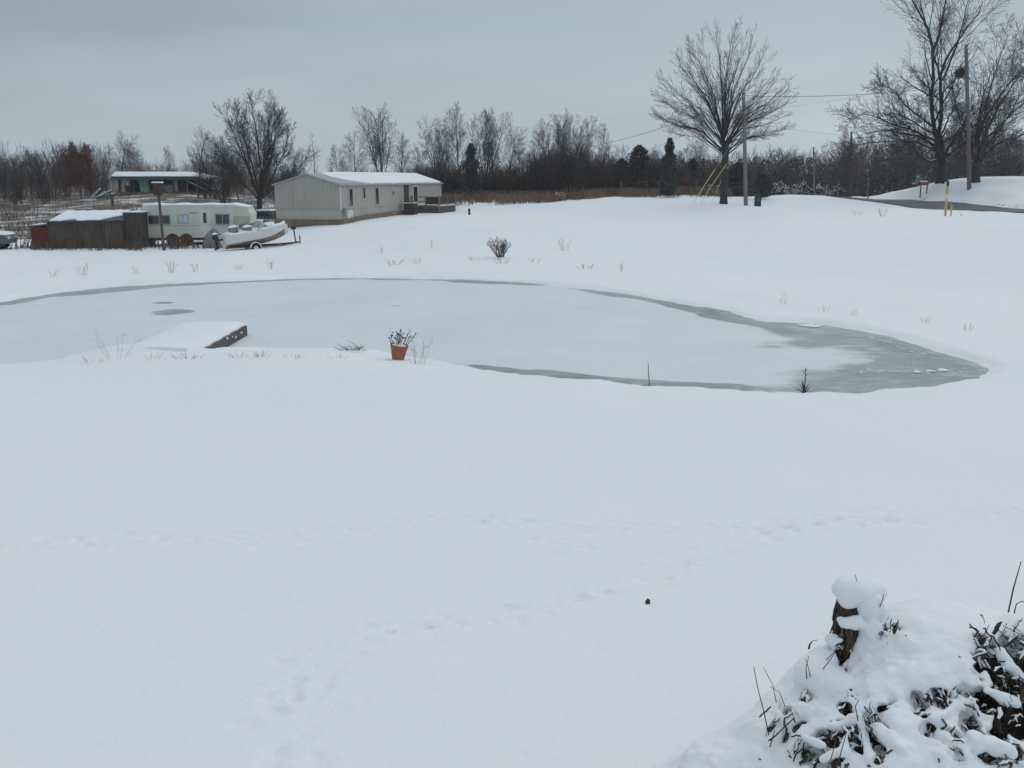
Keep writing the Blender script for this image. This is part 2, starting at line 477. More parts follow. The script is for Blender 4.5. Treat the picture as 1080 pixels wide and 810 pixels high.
# near bank on the left, right-hand bank, far bank
for px, py, D in ((-150, 376, 17.5), (0, 385, 16.8), (120, 379, 16.6), (250, 372, 16.6), (400, 374, 16.2), (520, 392, 15.0), (1080, 395, 16.2), (1200, 385, 17),
                  (1100, 340, 25), (1250, 310, 30), (980, 330, 25), (900, 305, 33), (760, 305, 33.5), (640, 285, 36), (528, 271, 38), (380, 280, 38), (250, 284, 38), (100, 288, 37), (0, 290, 36), (-150, 290, 36),
                  # field behind
                  (1080, 262, 40), (900, 262, 42), (700, 255, 46), (540, 247, 53), (400, 256, 52), (250, 273, 48), (80, 276, 47), (-60, 278, 46),
                  (540, 230, 66), (640, 228, 64), (660, 215, 80), (560, 213, 88), (480, 216, 88), (760, 226, 62), (850, 232, 53), (940, 236, 48), (1060, 238, 46),
                  # mobile home ground
                  (360, 241, 66), (290, 243, 67), (325, 243, 63), (432, 227, 79), (470, 224, 84), (300, 233, 85),
                  # trailer, boat, shed, hillside
                  (160, 260, 60), (215, 260, 58), (270, 257, 59), (268, 264, 55), (100, 265, 57), (50, 266, 57), (0, 267, 55), (-80, 268, 55),
                  (60, 238, 82), (180, 232, 85), (-60, 240, 82), (60, 216, 104), (-60, 217, 105), (120, 208, 108), (175, 205, 110), (225, 207, 108), (270, 223, 82), (300, 211, 105),
                  (-60, 208, 130), (100, 201, 135), (200, 199, 140),
                  # treeline on the far side
                  (380, 206, 100), (470, 208, 97), (560, 208, 97), (640, 206, 97), (720, 205, 97), (763, 215, 76), (787, 217, 74), (800, 217, 72), (830, 209, 92), (870, 210, 94), (850, 210, 86), (800, 211, 86), (850, 211, 100), (800, 209, 100),
                  (500, 199, 130), (650, 198, 130)):
    ctl(px, py, D)
# the road bed and the rise beyond it
for y in (30, 42, 55, 68, 82, 95, 103):
    for x in (28.5, 31.5, 34.5):
        CTRL.append((x + (y - 60) * 0.02, y, CAMZ - 1.86))
for x in (30, 36, 44):
    CTRL.append((x, 125, CAMZ - 2.9)); CTRL.append((x * 1.3, 160, CAMZ - 3.0))
for px, py, D in ((960, 197, 92), (1000, 191, 90), (1040, 191, 88), (1080, 193, 84), (1130, 192, 78), (1023, 196, 82), (1075, 203, 75), (940, 201, 95), (925, 201, 98), (970, 193, 94), (1000, 191, 106), (1080, 190, 103), (1250, 192, 78), (1150, 189, 112)):
    ctl(px, py, D)
for s in (-1.5, -0.8, -0.4, -0.1, 0.2, 0.5, 1.0, 1.6):
    CTRL.append((s * 240, 240, CAMZ - 1.2)); CTRL.append((s * 500, 500, CAMZ - 1.0)); CTRL.append((s * 1100, 1100, CAMZ - 1.0))
CT = np.array(CTRL)


def warp(x, y):
    d = np.maximum(y + 12.0, 3.0)
    return np.stack([x / (d * 0.35), np.log(d) * 2.2], axis=-1)


def _tps_fit(W, z, lam=0.004):
    n = len(W)
    r2 = ((W[:, None] - W[None]) ** 2).sum(-1)
    K = 0.5 * r2 * np.log(r2 + 1e-9)
    A = np.zeros((n + 3, n + 3))
    A[:n, :n] = K + lam * np.eye(n)
    A[:n, n] = 1; A[:n, n + 1:] = W
    A[n, :n] = 1; A[n + 1:, :n] = W.T
    return np.linalg.solve(A, np.concatenate([z, np.zeros(3)]))


CW = warp(CT[:, 0], CT[:, 1])
SOL = _tps_fit(CW, CT[:, 2])


def base_h(x, y):
    x = np.atleast_1d(np.asarray(x, float)).ravel(); y = np.atleast_1d(np.asarray(y, float)).ravel()
    out = np.empty(len(x))
    n = len(CW)
    for a in range(0, len(x), 20000):
        W = warp(x[a:a + 20000], y[a:a + 20000])
        r2 = ((W[:, None] - CW[None]) ** 2).sum(-1)
        out[a:a + 20000] = (0.5 * r2 * np.log(r2 + 1e-9)) @ SOL[:n] + SOL[n] + W @ SOL[n + 1:]
    return out


# pond outline traced on the ice plane: far shore left to right, round the tip, near shore back
FAR = [(-330, 372), (-240, 352), (-120, 333), (0, 317.5), (60, 309), (130, 302), (200, 298.5), (300, 295), (380, 293.5), (470, 295), (560, 299), (640, 308), (700, 317), (760, 328),
       (800, 338.5), (860, 342), (905, 348), (945, 357), (975, 366), (1010, 377), (1034, 387)]
NEAR = [(1030, 395), (1000, 402), (960, 406), (880, 411), (800, 410), (700, 407), (620, 401), (560, 394), (500, 387), (460, 380), (430, 374), (400, 369), (330, 366), (250, 366), (180, 371), (120, 375), (60, 379), (0, 383), (-120, 390), (-240, 392), (-320, 385)]
SHORE = [on_plane(px, py, ZP) for px, py in FAR] + [on_plane(px, py, ZP + 0.05) for px, py in NEAR]


def smooth_closed(pts, sub=6):
    pts = np.array(pts); n = len(pts); out = []
    for i in range(n):
        p0, p1, p2, p3 = pts[i - 1], pts[i], pts[(i + 1) % n], pts[(i + 2) % n]
        for t in np.arange(sub) / sub:
            out.append(0.5 * ((2 * p1) + (-p0 + p2) * t + (2 * p0 - 5 * p1 + 4 * p2 - p3) * t * t + (-p0 + 3 * p1 - 3 * p2 + p3) * t ** 3))
    return np.array(out)


SH = smooth_closed(SHORE)


def sd_poly(x, y, poly):
    """signed distance, negative inside"""
    x = np.asarray(x, float); y = np.asarray(y, float)
    d = np.full(x.shape, 1e9); inside = np.zeros(x.shape, bool)
    n = len(poly)
    for i in range(n):
        ax, ay = poly[i]; bx, by = poly[(i + 1) % n]
        ex, ey = bx - ax, by - ay
        wx, wy = x - ax, y - ay
        t = np.clip((wx * ex + wy * ey) / (ex * ex + ey * ey + 1e-12), 0, 1)
        d = np.minimum(d, (wx - t * ex) ** 2 + (wy - t * ey) ** 2)
        c = ((ay > y) != (by > y)) & (x < (bx - ax) * (y - ay) / (by - ay + 1e-12) + ax)
        inside ^= c
    d = np.sqrt(d)
    return np.where(inside, -d, d)


def sstep(t):
    t = np.clip(t, 0, 1)
    return t * t * (3 - 2 * t)


_rng = np.random.default_rng(5)
_WV = [(_rng.uniform(0, 2 * np.pi), _rng.uniform(0, 2 * np.pi), w) for w in (0.35, 0.5, 0.8, 1.3, 1.9, 2.9, 4.3, 6.1)]


def wavy(x, y, lo=0.0, hi=99.0):
    z = 0
    for a, p, w in _WV:
        if lo <= w <= hi:
            z = z + np.sin((x * math.cos(a) + y * math.sin(a)) * w + p + 1.3 * np.sin((x * math.sin(a) - y * math.cos(a)) * w * 0.6 + p)) / w
    return z


# footprints: (x, y, half-length, half-width, heading, depth)
PRINTS = []


def trail(pix, step, jit, hl, hw, depth, seed):
    rg = random.Random(seed)
    pts = []
    for px, py in pix:
        # the yard surface under that pixel
        D = 6.0
        for _ in range(12):
            z = base_h(*P(px, py, D).xy)[0]
            D = D * (z - CAMZ) / (P(px, py, D).z - CAMZ)
        pts.append(Vector(P(px, py, D).xy))
    acc = 0.0; side = 1
    for a, b in zip(pts, pts[1:]):
        d = b - a; L = d.length; dn = d / L; nrm = Vector((-dn.y, dn.x))
        while acc < L:
            p = a + dn * acc + nrm * (side * 0.09 + rg.uniform(-jit, jit))
            for _ in range(7):
                q_ = a + dn * (acc + rg.uniform(-.2, .2)) + nrm * rg.gauss(0, .11)
                r_ = rg.uniform(.025, .07)
                PRINTS.append((q_.x, q_.y, r_ * rg.uniform(.9, 1.6), r_, rg.uniform(0, 3.1), depth * rg.choice([-.35, .3, .45, .6, .8])))
            PRINTS.append((p.x, p.y, hl * rg.uniform(.8, 1.25), hw * rg.uniform(.8, 1.25), math.atan2(dn.y, dn.x) + rg.uniform(-.25, .25), depth * rg.choice([.2, .4, .6, .7, .8])))
            side = -side
            acc += step * rg.uniform(.75, 1.3)
        acc -= L


PF = 0.5
trail([(300, 800), (303, 748), (320, 700), (360, 678), (440, 660), (540, 646), (620, 632), (700, 606), (760, 582), (850, 552), (960, 545)], 0.28, 0.10, 0.13, 0.075, 0.012, 3)
trail([(345, 805), (330, 770), (325, 740), (340, 690)], 0.40, 0.10, 0.10, 0.06, 0.009, 8)
trail([(-120, 590), (60, 574), (200, 570), (340, 566), (440, 546), (560, 548), (700, 556), (820, 552), (960, 546), (1100, 540)], 0.30, 0.08, 0.20, 0.05, 0.0125, 4)
trail([(660, 600), (560, 560), (460, 550)], 0.5, 0.05, 0.15, 0.06, 0.010, 9)


def ground_h(x, y, detail=True):
    x = np.atleast_1d(np.asarray(x, float)).ravel(); y = np.atleast_1d(np.asarray(y, float)).ravel()
    z = base_h(x, y)
    m = (y > 10) & (y < 60) & (np.abs(x) < 45)
    if m.any():
        sd = sd_poly(x[m], y[m], SH) + 0.04 * wavy(x[m] * 2, y[m] * 2, 0.7) + 0.03 * wavy(x[m] * 6, y[m] * 6, 0.7)
        zb = z[m] + np.maximum(ZP + 0.06 - z[m], 0) * (1 - sstep((sd - 3.0) / 9.0))
        k = sstep(sd / 2.6)
        rise = np.where(sd > 0, np.minimum(sd * 0.32, 0.09), np.maximum(sd * 0.3, -0.5))
        z[m] = np.where(sd > 0, (ZP + rise) * (1 - k) + zb * k, ZP + rise)
    m = (x > 14) & (x < 60) & (y > 15) & (y < 128)
    if m.any():
        e = np.abs(x[m] - road_x(y[m]))
        bed = CAMZ - 1.88 - 1.1 * sstep((y[m] - 101) / 16)
        k = (1 - sstep((e - 3.5) / 1.8)) * sstep((y[m] - 22) / 14) * (1 - sstep((y[m] - 118) / 10))
        z[m] = z[m] * (1 - k) + bed * k
    if detail:
        far = sstep((y - 20) / 30)
        z += 0.012 * wavy(x, y, 0.7) * (1 - 0.0 * far) + far * 0.05 * wavy(x * 0.4, y * 0.4, 0.3, 2) * (1 - sstep((y - 120) / 60))
        n = (y > 2) & (y < 14) & (np.abs(x) < 10)
        if n.any():
            xs, ys, dz = x[n], y[n], np.zeros(n.sum())
            for fx, fy, hl, hw, th, dp in PRINTS:
                q = (np.abs(xs - fx) < 0.6) & (np.abs(ys - fy) < 0.6)
                if not q.any(): continue
                dx, dy = xs[q] - fx, ys[q] - fy
                a = (dx * math.cos(th) + dy * math.sin(th)) / hl; b = (-dx * math.sin(th) + dy * math.cos(th)) / hw
                r = np.sqrt(a * a + b * b)
                dz[q] += -dp * (1 - sstep((r - 0.55) / 0.7)) + 0.22 * dp * np.exp(-((r - 1.45) / 0.3) ** 2)
            z[n] += np.clip(dz * (1 + 0.8 * np.sin(xs * 31 + 2 * np.sin(ys * 23)) * np.sin(ys * 37 + xs * 11)) + np.where(dz < -.003, .006 * np.sin(xs * 67 + ys * 29) * np.sin(ys * 59 - xs * 41), 0), -0.05, 0.02)
    z += 0.23 * np.exp(-((x + 6.5) / 1.0) ** 2) * np.exp(-((y - 17.35) / 0.6) ** 2)
    # the ploughed bank along the road
    m = (x > 22) & (x < 42) & (y > 20) & (y < 112)
    if m.any():
        c = road_x(y[m]); e = np.abs(x[m] - c)
        z[m] += np.where(x[m] > c, .2, .05) * np.exp(-((e - 3.9) / 0.5) ** 2) * (0.7 + 0.5 * wavy(x[m] * 0.5, y[m], 0.5, 2)) - 0.05 * (1 - sstep((e - 3.0) / 0.5))
    return z


def road_x(y): return 31.4 + (y - 70) * 0.012


def gz(x, y): return float(ground_h([x], [y])[0])


def build_ground():
    ys = np.concatenate([np.linspace(-60, 0, 12)[:-1], np.linspace(0, 2.5, 14)[:-1], np.arange(2.5, 10, 0.026), np.arange(10, 40, 0.13),
                         40 * 1.0095 ** np.arange(0, 135), 143.4 * 1.07 ** np.arange(1, 34)])
    sc = np.linspace(-0.60, 0.60, 560)
    ed = 0.60 + np.cumsum(np.linspace(0.004, 0.09, 40))
    s = np.concatenate([-ed[::-1], sc, ed])
    Y, S = np.meshgrid(ys, s, indexing='ij')
    X = S * (np.maximum(Y, 0) + 5.5 + np.where(Y < 0, -Y * 0.8, 0))
    Z = ground_h(X.ravel(), Y.ravel()).reshape(X.shape)
    ny, nx = X.shape
    V = np.stack([X, Y, Z], -1).reshape(-1, 3)
    i = np.arange(ny - 1)[:, None] * nx; j = np.arange(nx - 1)[None]
    Q = np.stack([i + j, i + j + 1, i + nx + j + 1, i + nx + j], -1).reshape(-1, 4)
    me = mesh_np('ground', V, Q)
    x, y = V[:, 0], V[:, 1]
    # dead grass standing through the snow: the hillside on the left, the strip before the treeline, the wood floor
    left = sstep((y - 62) / 8) * (1 - sstep((y - 128) / 8)) * (1 - sstep((x + 19 + (y - 70) * -0.12) / 6)) * 0.615
    strip = sstep((y - 86) / 5) * (1 - sstep((x - 23) / 5)) * sstep((x + 12) / 5) * 0.62
    wood = sstep((y - 118) / 10) * 0.75
    shed = np.exp(-(((x + 24) / 7) ** 2 + ((y - 61) / 3.5) ** 2)) * 0.5
    verge = np.exp(-((np.abs(x - road_x(y)) - 3.5) / 0.35) ** 2) * 0.52 * (y > 30) * (y < 112)
    mud = np.zeros(len(x)); mm_ = (x > 2) & (x < 12) & (y > 12) & (y < 28)
    sdm = sd_poly(x[mm_], y[mm_], SH)
    mud[mm_] = np.exp(-((sdm - .10) / .09) ** 2) * .60 * sstep((x[mm_] - 3.5) / 2) * sstep((y[mm_] - 16.2) / .8)
    dry = np.maximum.reduce([left, strip, wood, shed, verge]).astype(np.float32)
    at = me.attributes.new('dry', 'FLOAT', 'POINT'); at.data.foreach_set('value', dry)
    kind(link('snow_ground', me, M['ground']), 'structure')


build_ground()

# road
ry = np.concatenate([np.arange(18, 125, 1.0)])
rw = np.linspace(-3.15, 3.15, 9)
RX = road_x(ry)[:, None] + rw[None]
RY = np.repeat(ry[:, None], 9, 1)
RZ = ground_h(RX.ravel(), RY.ravel()).reshape(RX.shape) + 0.05 + 0.05 * (1 - (np.abs(rw) / 3.15) ** 2)[None]
ii = np.arange(len(ry) - 1)[:, None] * 9; jj = np.arange(8)[None]
kind(link('road', mesh_np('road', np.stack([RX, RY, RZ], -1).reshape(-1, 3), np.stack([ii + jj, ii + jj + 1, ii + 10 + jj, ii + 9 + jj], -1).reshape(-1, 4)), M['asphalt']), 'structure')


# pond ice
def build_ice():
    step = 0.11
    x0, y0 = SH.min(0) - 0.6; x1, y1 = SH.max(0) + 0.6
    xs, ys = np.arange(x0, x1, step), np.arange(y0, y1, step)
    X, Y = np.meshgrid(xs, ys)
    sd = sd_poly(X.ravel(), Y.ravel(), SH).reshape(X.shape)
    keep = sd < 0.5

    def band(pix, w, soft=0.5):
        """bare strip along a traced line: w metres wide"""
        pts = [on_plane(a, b, ZP) for a, b in pix]
        d = np.full(X.shape, 1e9)
        for (ax, ay), (bx, by) in zip(pts, pts[1:]):
            ex, ey = bx - ax, by - ay
            t = np.clip(((X - ax) * ex + (Y - ay) * ey) / (ex * ex + ey * ey), 0, 1)
            d = np.minimum(d, np.hypot(X - ax - t * ex, Y - ay - t * ey))
        return 1 - sstep((d - w + soft / 2) / soft)

    bare = np.zeros(X.shape)
    wob = 1 + 0.35 * wavy(X * 1.2, Y * 1.2, 0.5, 3)
    bare = np.maximum(bare, band([p for p in FAR if p[0] <= 300], 0.62 * wob, 0.5))
    bare = np.maximum(bare, band([p for p in FAR if 300 <= p[0] <= 640], 0.40 * wob, 0.5))
    bare = np.maximum(bare, band([p for p in FAR if 560 <= p[0] <= 800], 0.55 * wob, 0.6))
    bare = np.maximum(bare, band([(500, 387), (540, 391)], 0.22, 0.25))
    bare = np.maximum(bare, band([(568, 393.5), (620, 400), (700, 406), (770, 409)], 0.34, 0.3))
    tip = [on_plane(a, b, ZP) for a, b in [(745, 326), (800, 352), (840, 362), (885, 364), (912, 372), (915, 382), (893, 392), (866, 400), (835, 406), (840, 420), (960, 418), (1060, 400), (1060, 380), (960, 350), (860, 335), (780, 322)]]
    bare = np.maximum(bare, 1 - sstep((sd_poly(X.ravel(), Y.ravel(), tip).reshape(X.shape) + 0.75 + 0.25 * wavy(X * 1.3, Y * 1.3, 0.5, 4)) / 1.9))
    for px, py, rx, ry_ in ((182, 329, 31, 4.6), (172, 319.3, 18, 1.6), (418, 322.5, 13, 0.9)):
        cx, cy = on_plane(px, py, ZP); ex = abs(on_plane(px + rx, py, ZP)[0] - cx); ey = abs(on_plane(px, py - ry_, ZP)[1] - cy)
        r = np.hypot((X - cx) / ex, (Y - cy) / ey)
        bare = np.maximum(bare, (1 - sstep((r - 0.25) / 0.8)) * (0.95 if ry_ > 1 else 0.5))
    idx = -np.ones(X.size, int); kf = keep.ravel(); idx[kf] = np.arange(kf.sum())
    V = np.stack([X.ravel()[kf], Y.ravel()[kf], np.full(kf.sum(), ZP)], -1)
    ny, nx = X.shape
    a = (np.arange(ny - 1)[:, None] * nx + np.arange(nx - 1)[None]).ravel()
    Q = np.stack([a, a + 1, a + nx + 1, a + nx], -1)
    Q = idx[Q]; Q = Q[(Q >= 0).all(1)]
    me = mesh_np('pond_ice', V, Q)
    at = me.attributes.new('bare', 'FLOAT', 'POINT'); at.data.foreach_set('value', bare.ravel()[kf].astype(np.float32))
    kind(link('pond_ice', me, M['ice']), 'structure')


build_ice()

# ------------------------------------------------------------------ trees


def unit(v):
    return v / (np.linalg.norm(v) + 1e-12)


class Grower:
    """limbs as tapered tubes, level by level"""

    def __init__(s, seed, levels, rmin=0.010):
        s.r = random.Random(seed); s.n = np.random.default_rng(seed)
        s.L = levels; s.out = [[] for _ in range(len(levels) + 2)]; s.rmin = rmin

    def path(s, p, d, L, n, wander, up):
        pts = [p]
        d = unit(np.array(d, float))
        for i in range(n):
            d = unit(d + s.n.normal(0, wander, 3) + np.array([0, 0, up / n]))
            p = p + d * (L / n); pts.append(p)
        return np.array(pts)

    def limb(s, p, d, L, r, lvl, up=None, tip=0.25):
        sp = s.L[min(lvl, len(s.L) - 1)]
        n = sp['seg']
        pts = s.path(np.array(p, float), d, L, n, sp['wander'], sp['up'] if up is None else up)
        rad = np.maximum(r * (1 - (1 - tip) * np.linspace(0, 1, n + 1)), s.rmin)
        s.out[lvl].append((pts, rad, sp['sides']))
        s.kids(pts, rad, L, lvl)
        return pts, rad

    def kids(s, pts, rad, L, lvl):
        if lvl + 1 >= len(s.L): return
        sp = s.L[lvl]; n = len(pts) - 1
        cnt = sp['kids'] * s.r.uniform(.8, 1.2)
        cnt = int(cnt) + (s.r.random() < cnt % 1)
        az = s.r.uniform(0, 6.28)
        for k in range(cnt):
            t = sp['t0'] + (1 - sp['t0']) * (k + s.r.random()) / max(cnt, 1)
            f = t * n; i = min(int(f), n - 1); w = f - i
            p = pts[i] * (1 - w) + pts[i + 1] * w
            d = unit(pts[i + 1] - pts[i])
            az += 2.4 + s.r.uniform(-.5, .5)
            a = unit(np.cross(d, [0.13, 0.2, 0.97] if abs(d[2]) < .9 else [1, 0, 0])); b = np.cross(d, a)
            an = R(s.r.uniform(*sp['ang']))
            nd = d * math.cos(an) + (a * math.cos(az) + b * math.sin(az)) * math.sin(an)
            ln = L * sp['ratio'] * (1.15 - sp.get('taper', 0.6) * t) * s.r.uniform(.7, 1.25)
            s.limb(p, nd, ln, max((rad[i] * (1 - w) + rad[i + 1] * w) * sp['rr'], s.rmin), lvl + 1)


def lv(seg, sides, wander, up, kids=0, t0=.2, ang=(25, 50), ratio=.5, rr=.55, taper=.6):
    return dict(seg=seg, sides=sides, wander=wander, up=up, kids=kids, t0=t0, ang=ang, ratio=ratio, rr=rr, taper=taper)


def tree_meshes(seed, kindname):
    """returns (trunk mesh, crown mesh, height) of a bare tree, root at the origin"""
    r = random.Random(seed * 7 + 1)
    if kindname == 'round':
        lev = [lv(8, 6, .04, .2, 26, .16, (30, 60), .46, .42, .5), lv(6, 4, .06, .35, 12, .12, (26, 52), .44, .5), lv(4, 3, .09, .12, 8, .12, (26, 52), .5, .6), lv(3, 3, .1, .05)]
        H, tr = 9.0, .14
    elif kindname == 'tall':
        lev = [lv(9, 6, .03, .2, 26, .2, (22, 42), .34, .4, .55), lv(5, 4, .06, .45, 11, .12, (24, 48), .46, .5), lv(4, 3, .09, .12, 7, .12, (26, 50), .5, .6), lv(3, 3, .1, .05)]
        H, tr = 10.0, .13
    elif kindname == 'thin':
        lev = [lv(9, 5, .03, .2, 18, .3, (35, 60), .14, .4, .6), lv(4, 3, .08, .3, 6, .2, (25, 50), .5, .6), lv(3, 3, .1, .2)]
        H, tr = 8.0, .08
    elif kindname == 'vase':
        lev = [lv(4, 8, .04, .1), lv(7, 6, .04, .3, 15, .2, (20, 42), .32, .45, .5), lv(5, 4, .06, .2, 9, .12, (24, 48), .48, .5), lv(4, 3, .09, .1, 6, .15, (26, 50), .5, .6), lv(3, 3, .1, .05)]
        H, tr = 10.0, .15
    elif kindname == 'thicket':
        lev = [lv(4, 4, .06, .1), lv(5, 4, .08, .5, 12, .08, (22, 50), .45, .5), lv(4, 3, .10, .3, 9, .1, (25, 50), .5, .6), lv(3, 3, .12, .2)]
        H, tr = 4.0, .06
    g = Grower(seed, lev, 0.0075)
    trunk_tubes = []
    if kindname in ('round', 'tall', 'thin'):
        pts, rad = g.limb((0, 0, -.2), (r.uniform(-.05, .05), r.uniform(-.05, .05), 1), H, tr, 0, tip=.12)
    elif kindname == 'vase':
        h0 = r.uniform(1.4, 2.2)
        g.out[0].append((np.array([[0, 0, -.2], [0.03, .02, h0 * .5], [0.05, .02, h0]]), np.array([tr * 1.25, tr, tr * .95]), 8))
        nl = r.randint(4, 6); az = r.uniform(0, 6)
        for k in range(nl):
            an = R(r.uniform(10, 34)); az += 6.28 / nl + r.uniform(-.4, .4)
            g.limb((0.05, .02, h0 - .1 - .08 * k), (math.sin(an) * math.cos(az), math.sin(an) * math.sin(az), math.cos(an)), (H - h0) * r.uniform(.8, 1.0), tr * r.uniform(.5, .7), 1, tip=.15)
    else:
        for k in range(9):
            an = R(r.uniform(4, 38)); az = k * 2.4
            g.limb((r.uniform(-.6, .6), r.uniform(-.6, .6), -.15), (math.sin(an) * math.cos(az), math.sin(an) * math.sin(az), math.cos(an)), H * r.uniform(.6, 1), tr * r.uniform(.5, 1), 1, tip=.2)
    if kindname in ('round', 'tall', 'thin'):
        tt, ct = g.out[0], sum(g.out[1:], [])
    elif kindname == 'vase':
        tt, ct = g.out[0] + g.out[1], sum(g.out[2:], [])
    else:
        tt, ct = g.out[1], sum(g.out[2:], [])
    zmax = max(a[:, 2].max() for a, _, _ in tt + ct)
    return tubes_mesh('trunk', tt), tubes_mesh('crown', ct), zmax


PROTO = {}


def get_proto(kindname, seed):
    key = (kindname, seed)
    if key not in PROTO:
        t, c, h = tree_meshes(seed, kindname)
        PROTO[key] = (t, c, h)
    return PROTO[key]


def place_tree(name, kindname, seed, px, top, base, D, label, cat='tree', wide=1.0, rz=None, group=None, barkm='bark', twigm='twig', z=None):
    t, c, h = get_proto(kindname, seed)
    p = P(px, base, D)
    p.z = gz(p.x, p.y) if z is None else z
    Hm = P(px, top, D).z - p.z
    k = Hm / h
    e = thing(name, label, cat, p, (seed * 1.7 + px * 0.37) if rz is None else rz, group)
    e.scale = (k * wide, k * wide, k)
    link('trunk', t, M[barkm], e); link('crown', c, M[twigm], e)
    return e


BARE = 'bare trees along the far side of the field'
BL = 'bare trees behind the ruined house'
TREES = [
    ('round', 1, 6, 160, 214, 112, 'bare grey tree at the left end of the hillside row', 1.0, BL),
    ('round', 2, 34, 153, 214, 110, 'bushy bare tree second from the end of the hillside row', 1.0, BL),
    ('tall', 3, 58, 152, 213, 112, 'narrow bare tree just beside the rust-brown leafy oak', 1.2, BL),
    ('round', 3, 127, 136, 207, 122, 'bare round-crowned tree rising behind the ruined house\'s near end', 1.0, BL),
    ('round', 1, 152, 156, 205, 126, 'low bare tree peeping over the ruined house roof', 1.1, BL),
    ('tall', 4, 182, 152, 203, 130, 'small lone bare tree above the middle of the ruined roof', 1.0, BL),
    ('tall', 3, 209, 131, 210, 104, 'slim upright bare tree beside the fallen end of the ruined house', 1.0, BL),
    ('round', 2, 236, 142, 212, 104, 'bare bushy tree between the ruined house and the tall spreading tree', 1.0, BL),
    ('round', 3, 309, 146, 214, 98, 'bare tree right behind the mobile home\'s gable end', 0.9, BL),
    ('thin', 5, 333, 139, 206, 100, 'thin whip of a bare tree above the mobile home roof', 0.9, BL),
    ('round', 1, 376, 136, 206, 102, 'rounded bare tree behind the snowy middle of the mobile home roof', 1.0, BARE),
    ('vase', 6, 403, 108, 206, 100, 'tallest bare tree standing behind the mobile home roof', 0.8, BARE),
    ('round', 2, 441, 150, 206, 106, 'low bare tree behind the far end of the mobile home', 1.0, BARE),
    ('vase', 7, 462, 120, 207, 97, 'leaning vase-shaped bare tree just past the mobile home', 0.8, BARE),
    ('tall', 8, 487, 106, 207, 97, 'tall upright bare tree directly behind the dark cedar', 0.9, BARE),
    ('vase', 6, 512, 112, 207, 98, 'forked bare tree on the right of the dark cedar', 0.75, BARE),
    ('tall', 4, 521, 110, 207, 101, 'slender bare tree in the middle of the tall clump beyond the field', 0.8, BARE),
    ('round', 3, 533, 127, 207, 96, 'spreading bare tree ending the tall clump by the cedar', 0.9, BARE),
    ('tall', 3, 563, 131, 207, 98, 'slim bare tree starting the clump in the middle of the treeline', 1.0, BARE),
    ('vase', 7, 583, 124, 207, 96, 'bare tree with a low crooked limb in the middle clump', 0.9, BARE),
    ('vase', 6, 603, 114, 207, 97, 'highest bare tree of the dense middle clump', 0.75, BARE),
    ('round', 1, 613, 132, 207, 95, 'dark bare tree closing the dense middle clump', 0.9, BARE),
    ('tall', 8, 640, 130, 206, 106, 'solitary bare tree between the middle clump and the rounded juniper', 0.9, BARE),
    ('round', 2, 722, 150, 205, 108, 'bare tree partly behind the big fan-shaped maple, left of its trunk', 1.0, BARE),
    ('round', 3, 745, 138, 205, 104, 'bare brown tree right behind the big maple trunk', 1.0, BARE),
    ('thin', 5, 838, 166, 208, 96, 'thin bare sapling standing in the snowy brush past the utility pole', 1.0, None),
    ('tall', 4, 891, 134, 208, 104, 'bare sapling at the spot where the road disappears', 1.0, None),
    ('round', 3, 20, 166, 214, 118, 'pale bare tree half hidden between the first two of the hillside row', 1.1, BL),
    ('tall', 8, 46, 158, 213, 116, 'slender bare tree between the bushy tree and the oak\'s narrow neighbour', 1.3, BL),
    ('round', 2, 72, 162, 212, 118, 'bare tree partly hidden behind the rust-brown oak', 1.1, BL),
    ('round', 1, 108, 152, 209, 118, 'bare tree touching the ruined-house side of the oak', 1.1, BL),
    ('round', 2, 140, 150, 206, 128, 'hazy bare tree behind the ruined house, right of its tallest neighbour', 1.1, BL),
    ('vase', 7, 222, 148, 211, 106, 'vase-shaped bare tree behind the fallen rafters', 0.9, BL),
    ('round', 3, 252, 150, 213, 104, 'low bare tree just behind the tall spreading tree, above the trailer nose', 1.1, BL),
    ('round', 1, 358, 150, 206, 106, 'faint bare tree left of the rounded one behind the roof', 0.9, BARE),
    ('tall', 4, 424, 138, 206, 106, 'slim bare tree between the tallest roof-line tree and the low one', 1.1, BARE),
    ('tall', 3, 474, 128, 207, 100, 'slim bare tree between leaning vase-shaped tree and the cedar', 1.0, BARE),
    ('round', 2, 548, 150, 207, 104, 'short bare tree in the dip between the two clumps', 1.0, BARE),
    ('tall', 8, 594, 120, 207, 99, 'straight bare tree packed inside the dense middle clump', 1.0, BARE),
    ('round', 3, 625, 148, 206, 100, 'short bare tree tapering off the middle clump', 0.9, BARE),
    ('round', 1, 660, 150, 206, 108, 'bare tree showing above the blunt evergreen', 0.9, BARE),
    ('round', 2, 690, 150, 206, 108, 'bare tree between the two junipers', 0.9, BARE),
    ('round', 1, -40, 150, 216, 110, 'bare tree just outside the left edge', 1.0, BL),
    ('round', 2, -95, 152, 216, 112, 'second bare tree beyond the left edge', 1.0, BL),
]
for i, (k, sd, px, top, base, D, lab, wd, grp) in enumerate(TREES):
    place_tree('bare_tree', k, sd, px, top, base, D, lab, wide=wd, group=grp, barkm='bark_dark' if i % 3 == 0 else 'bark', twigm='twig_red' if i % 4 == 1 else 'twig')
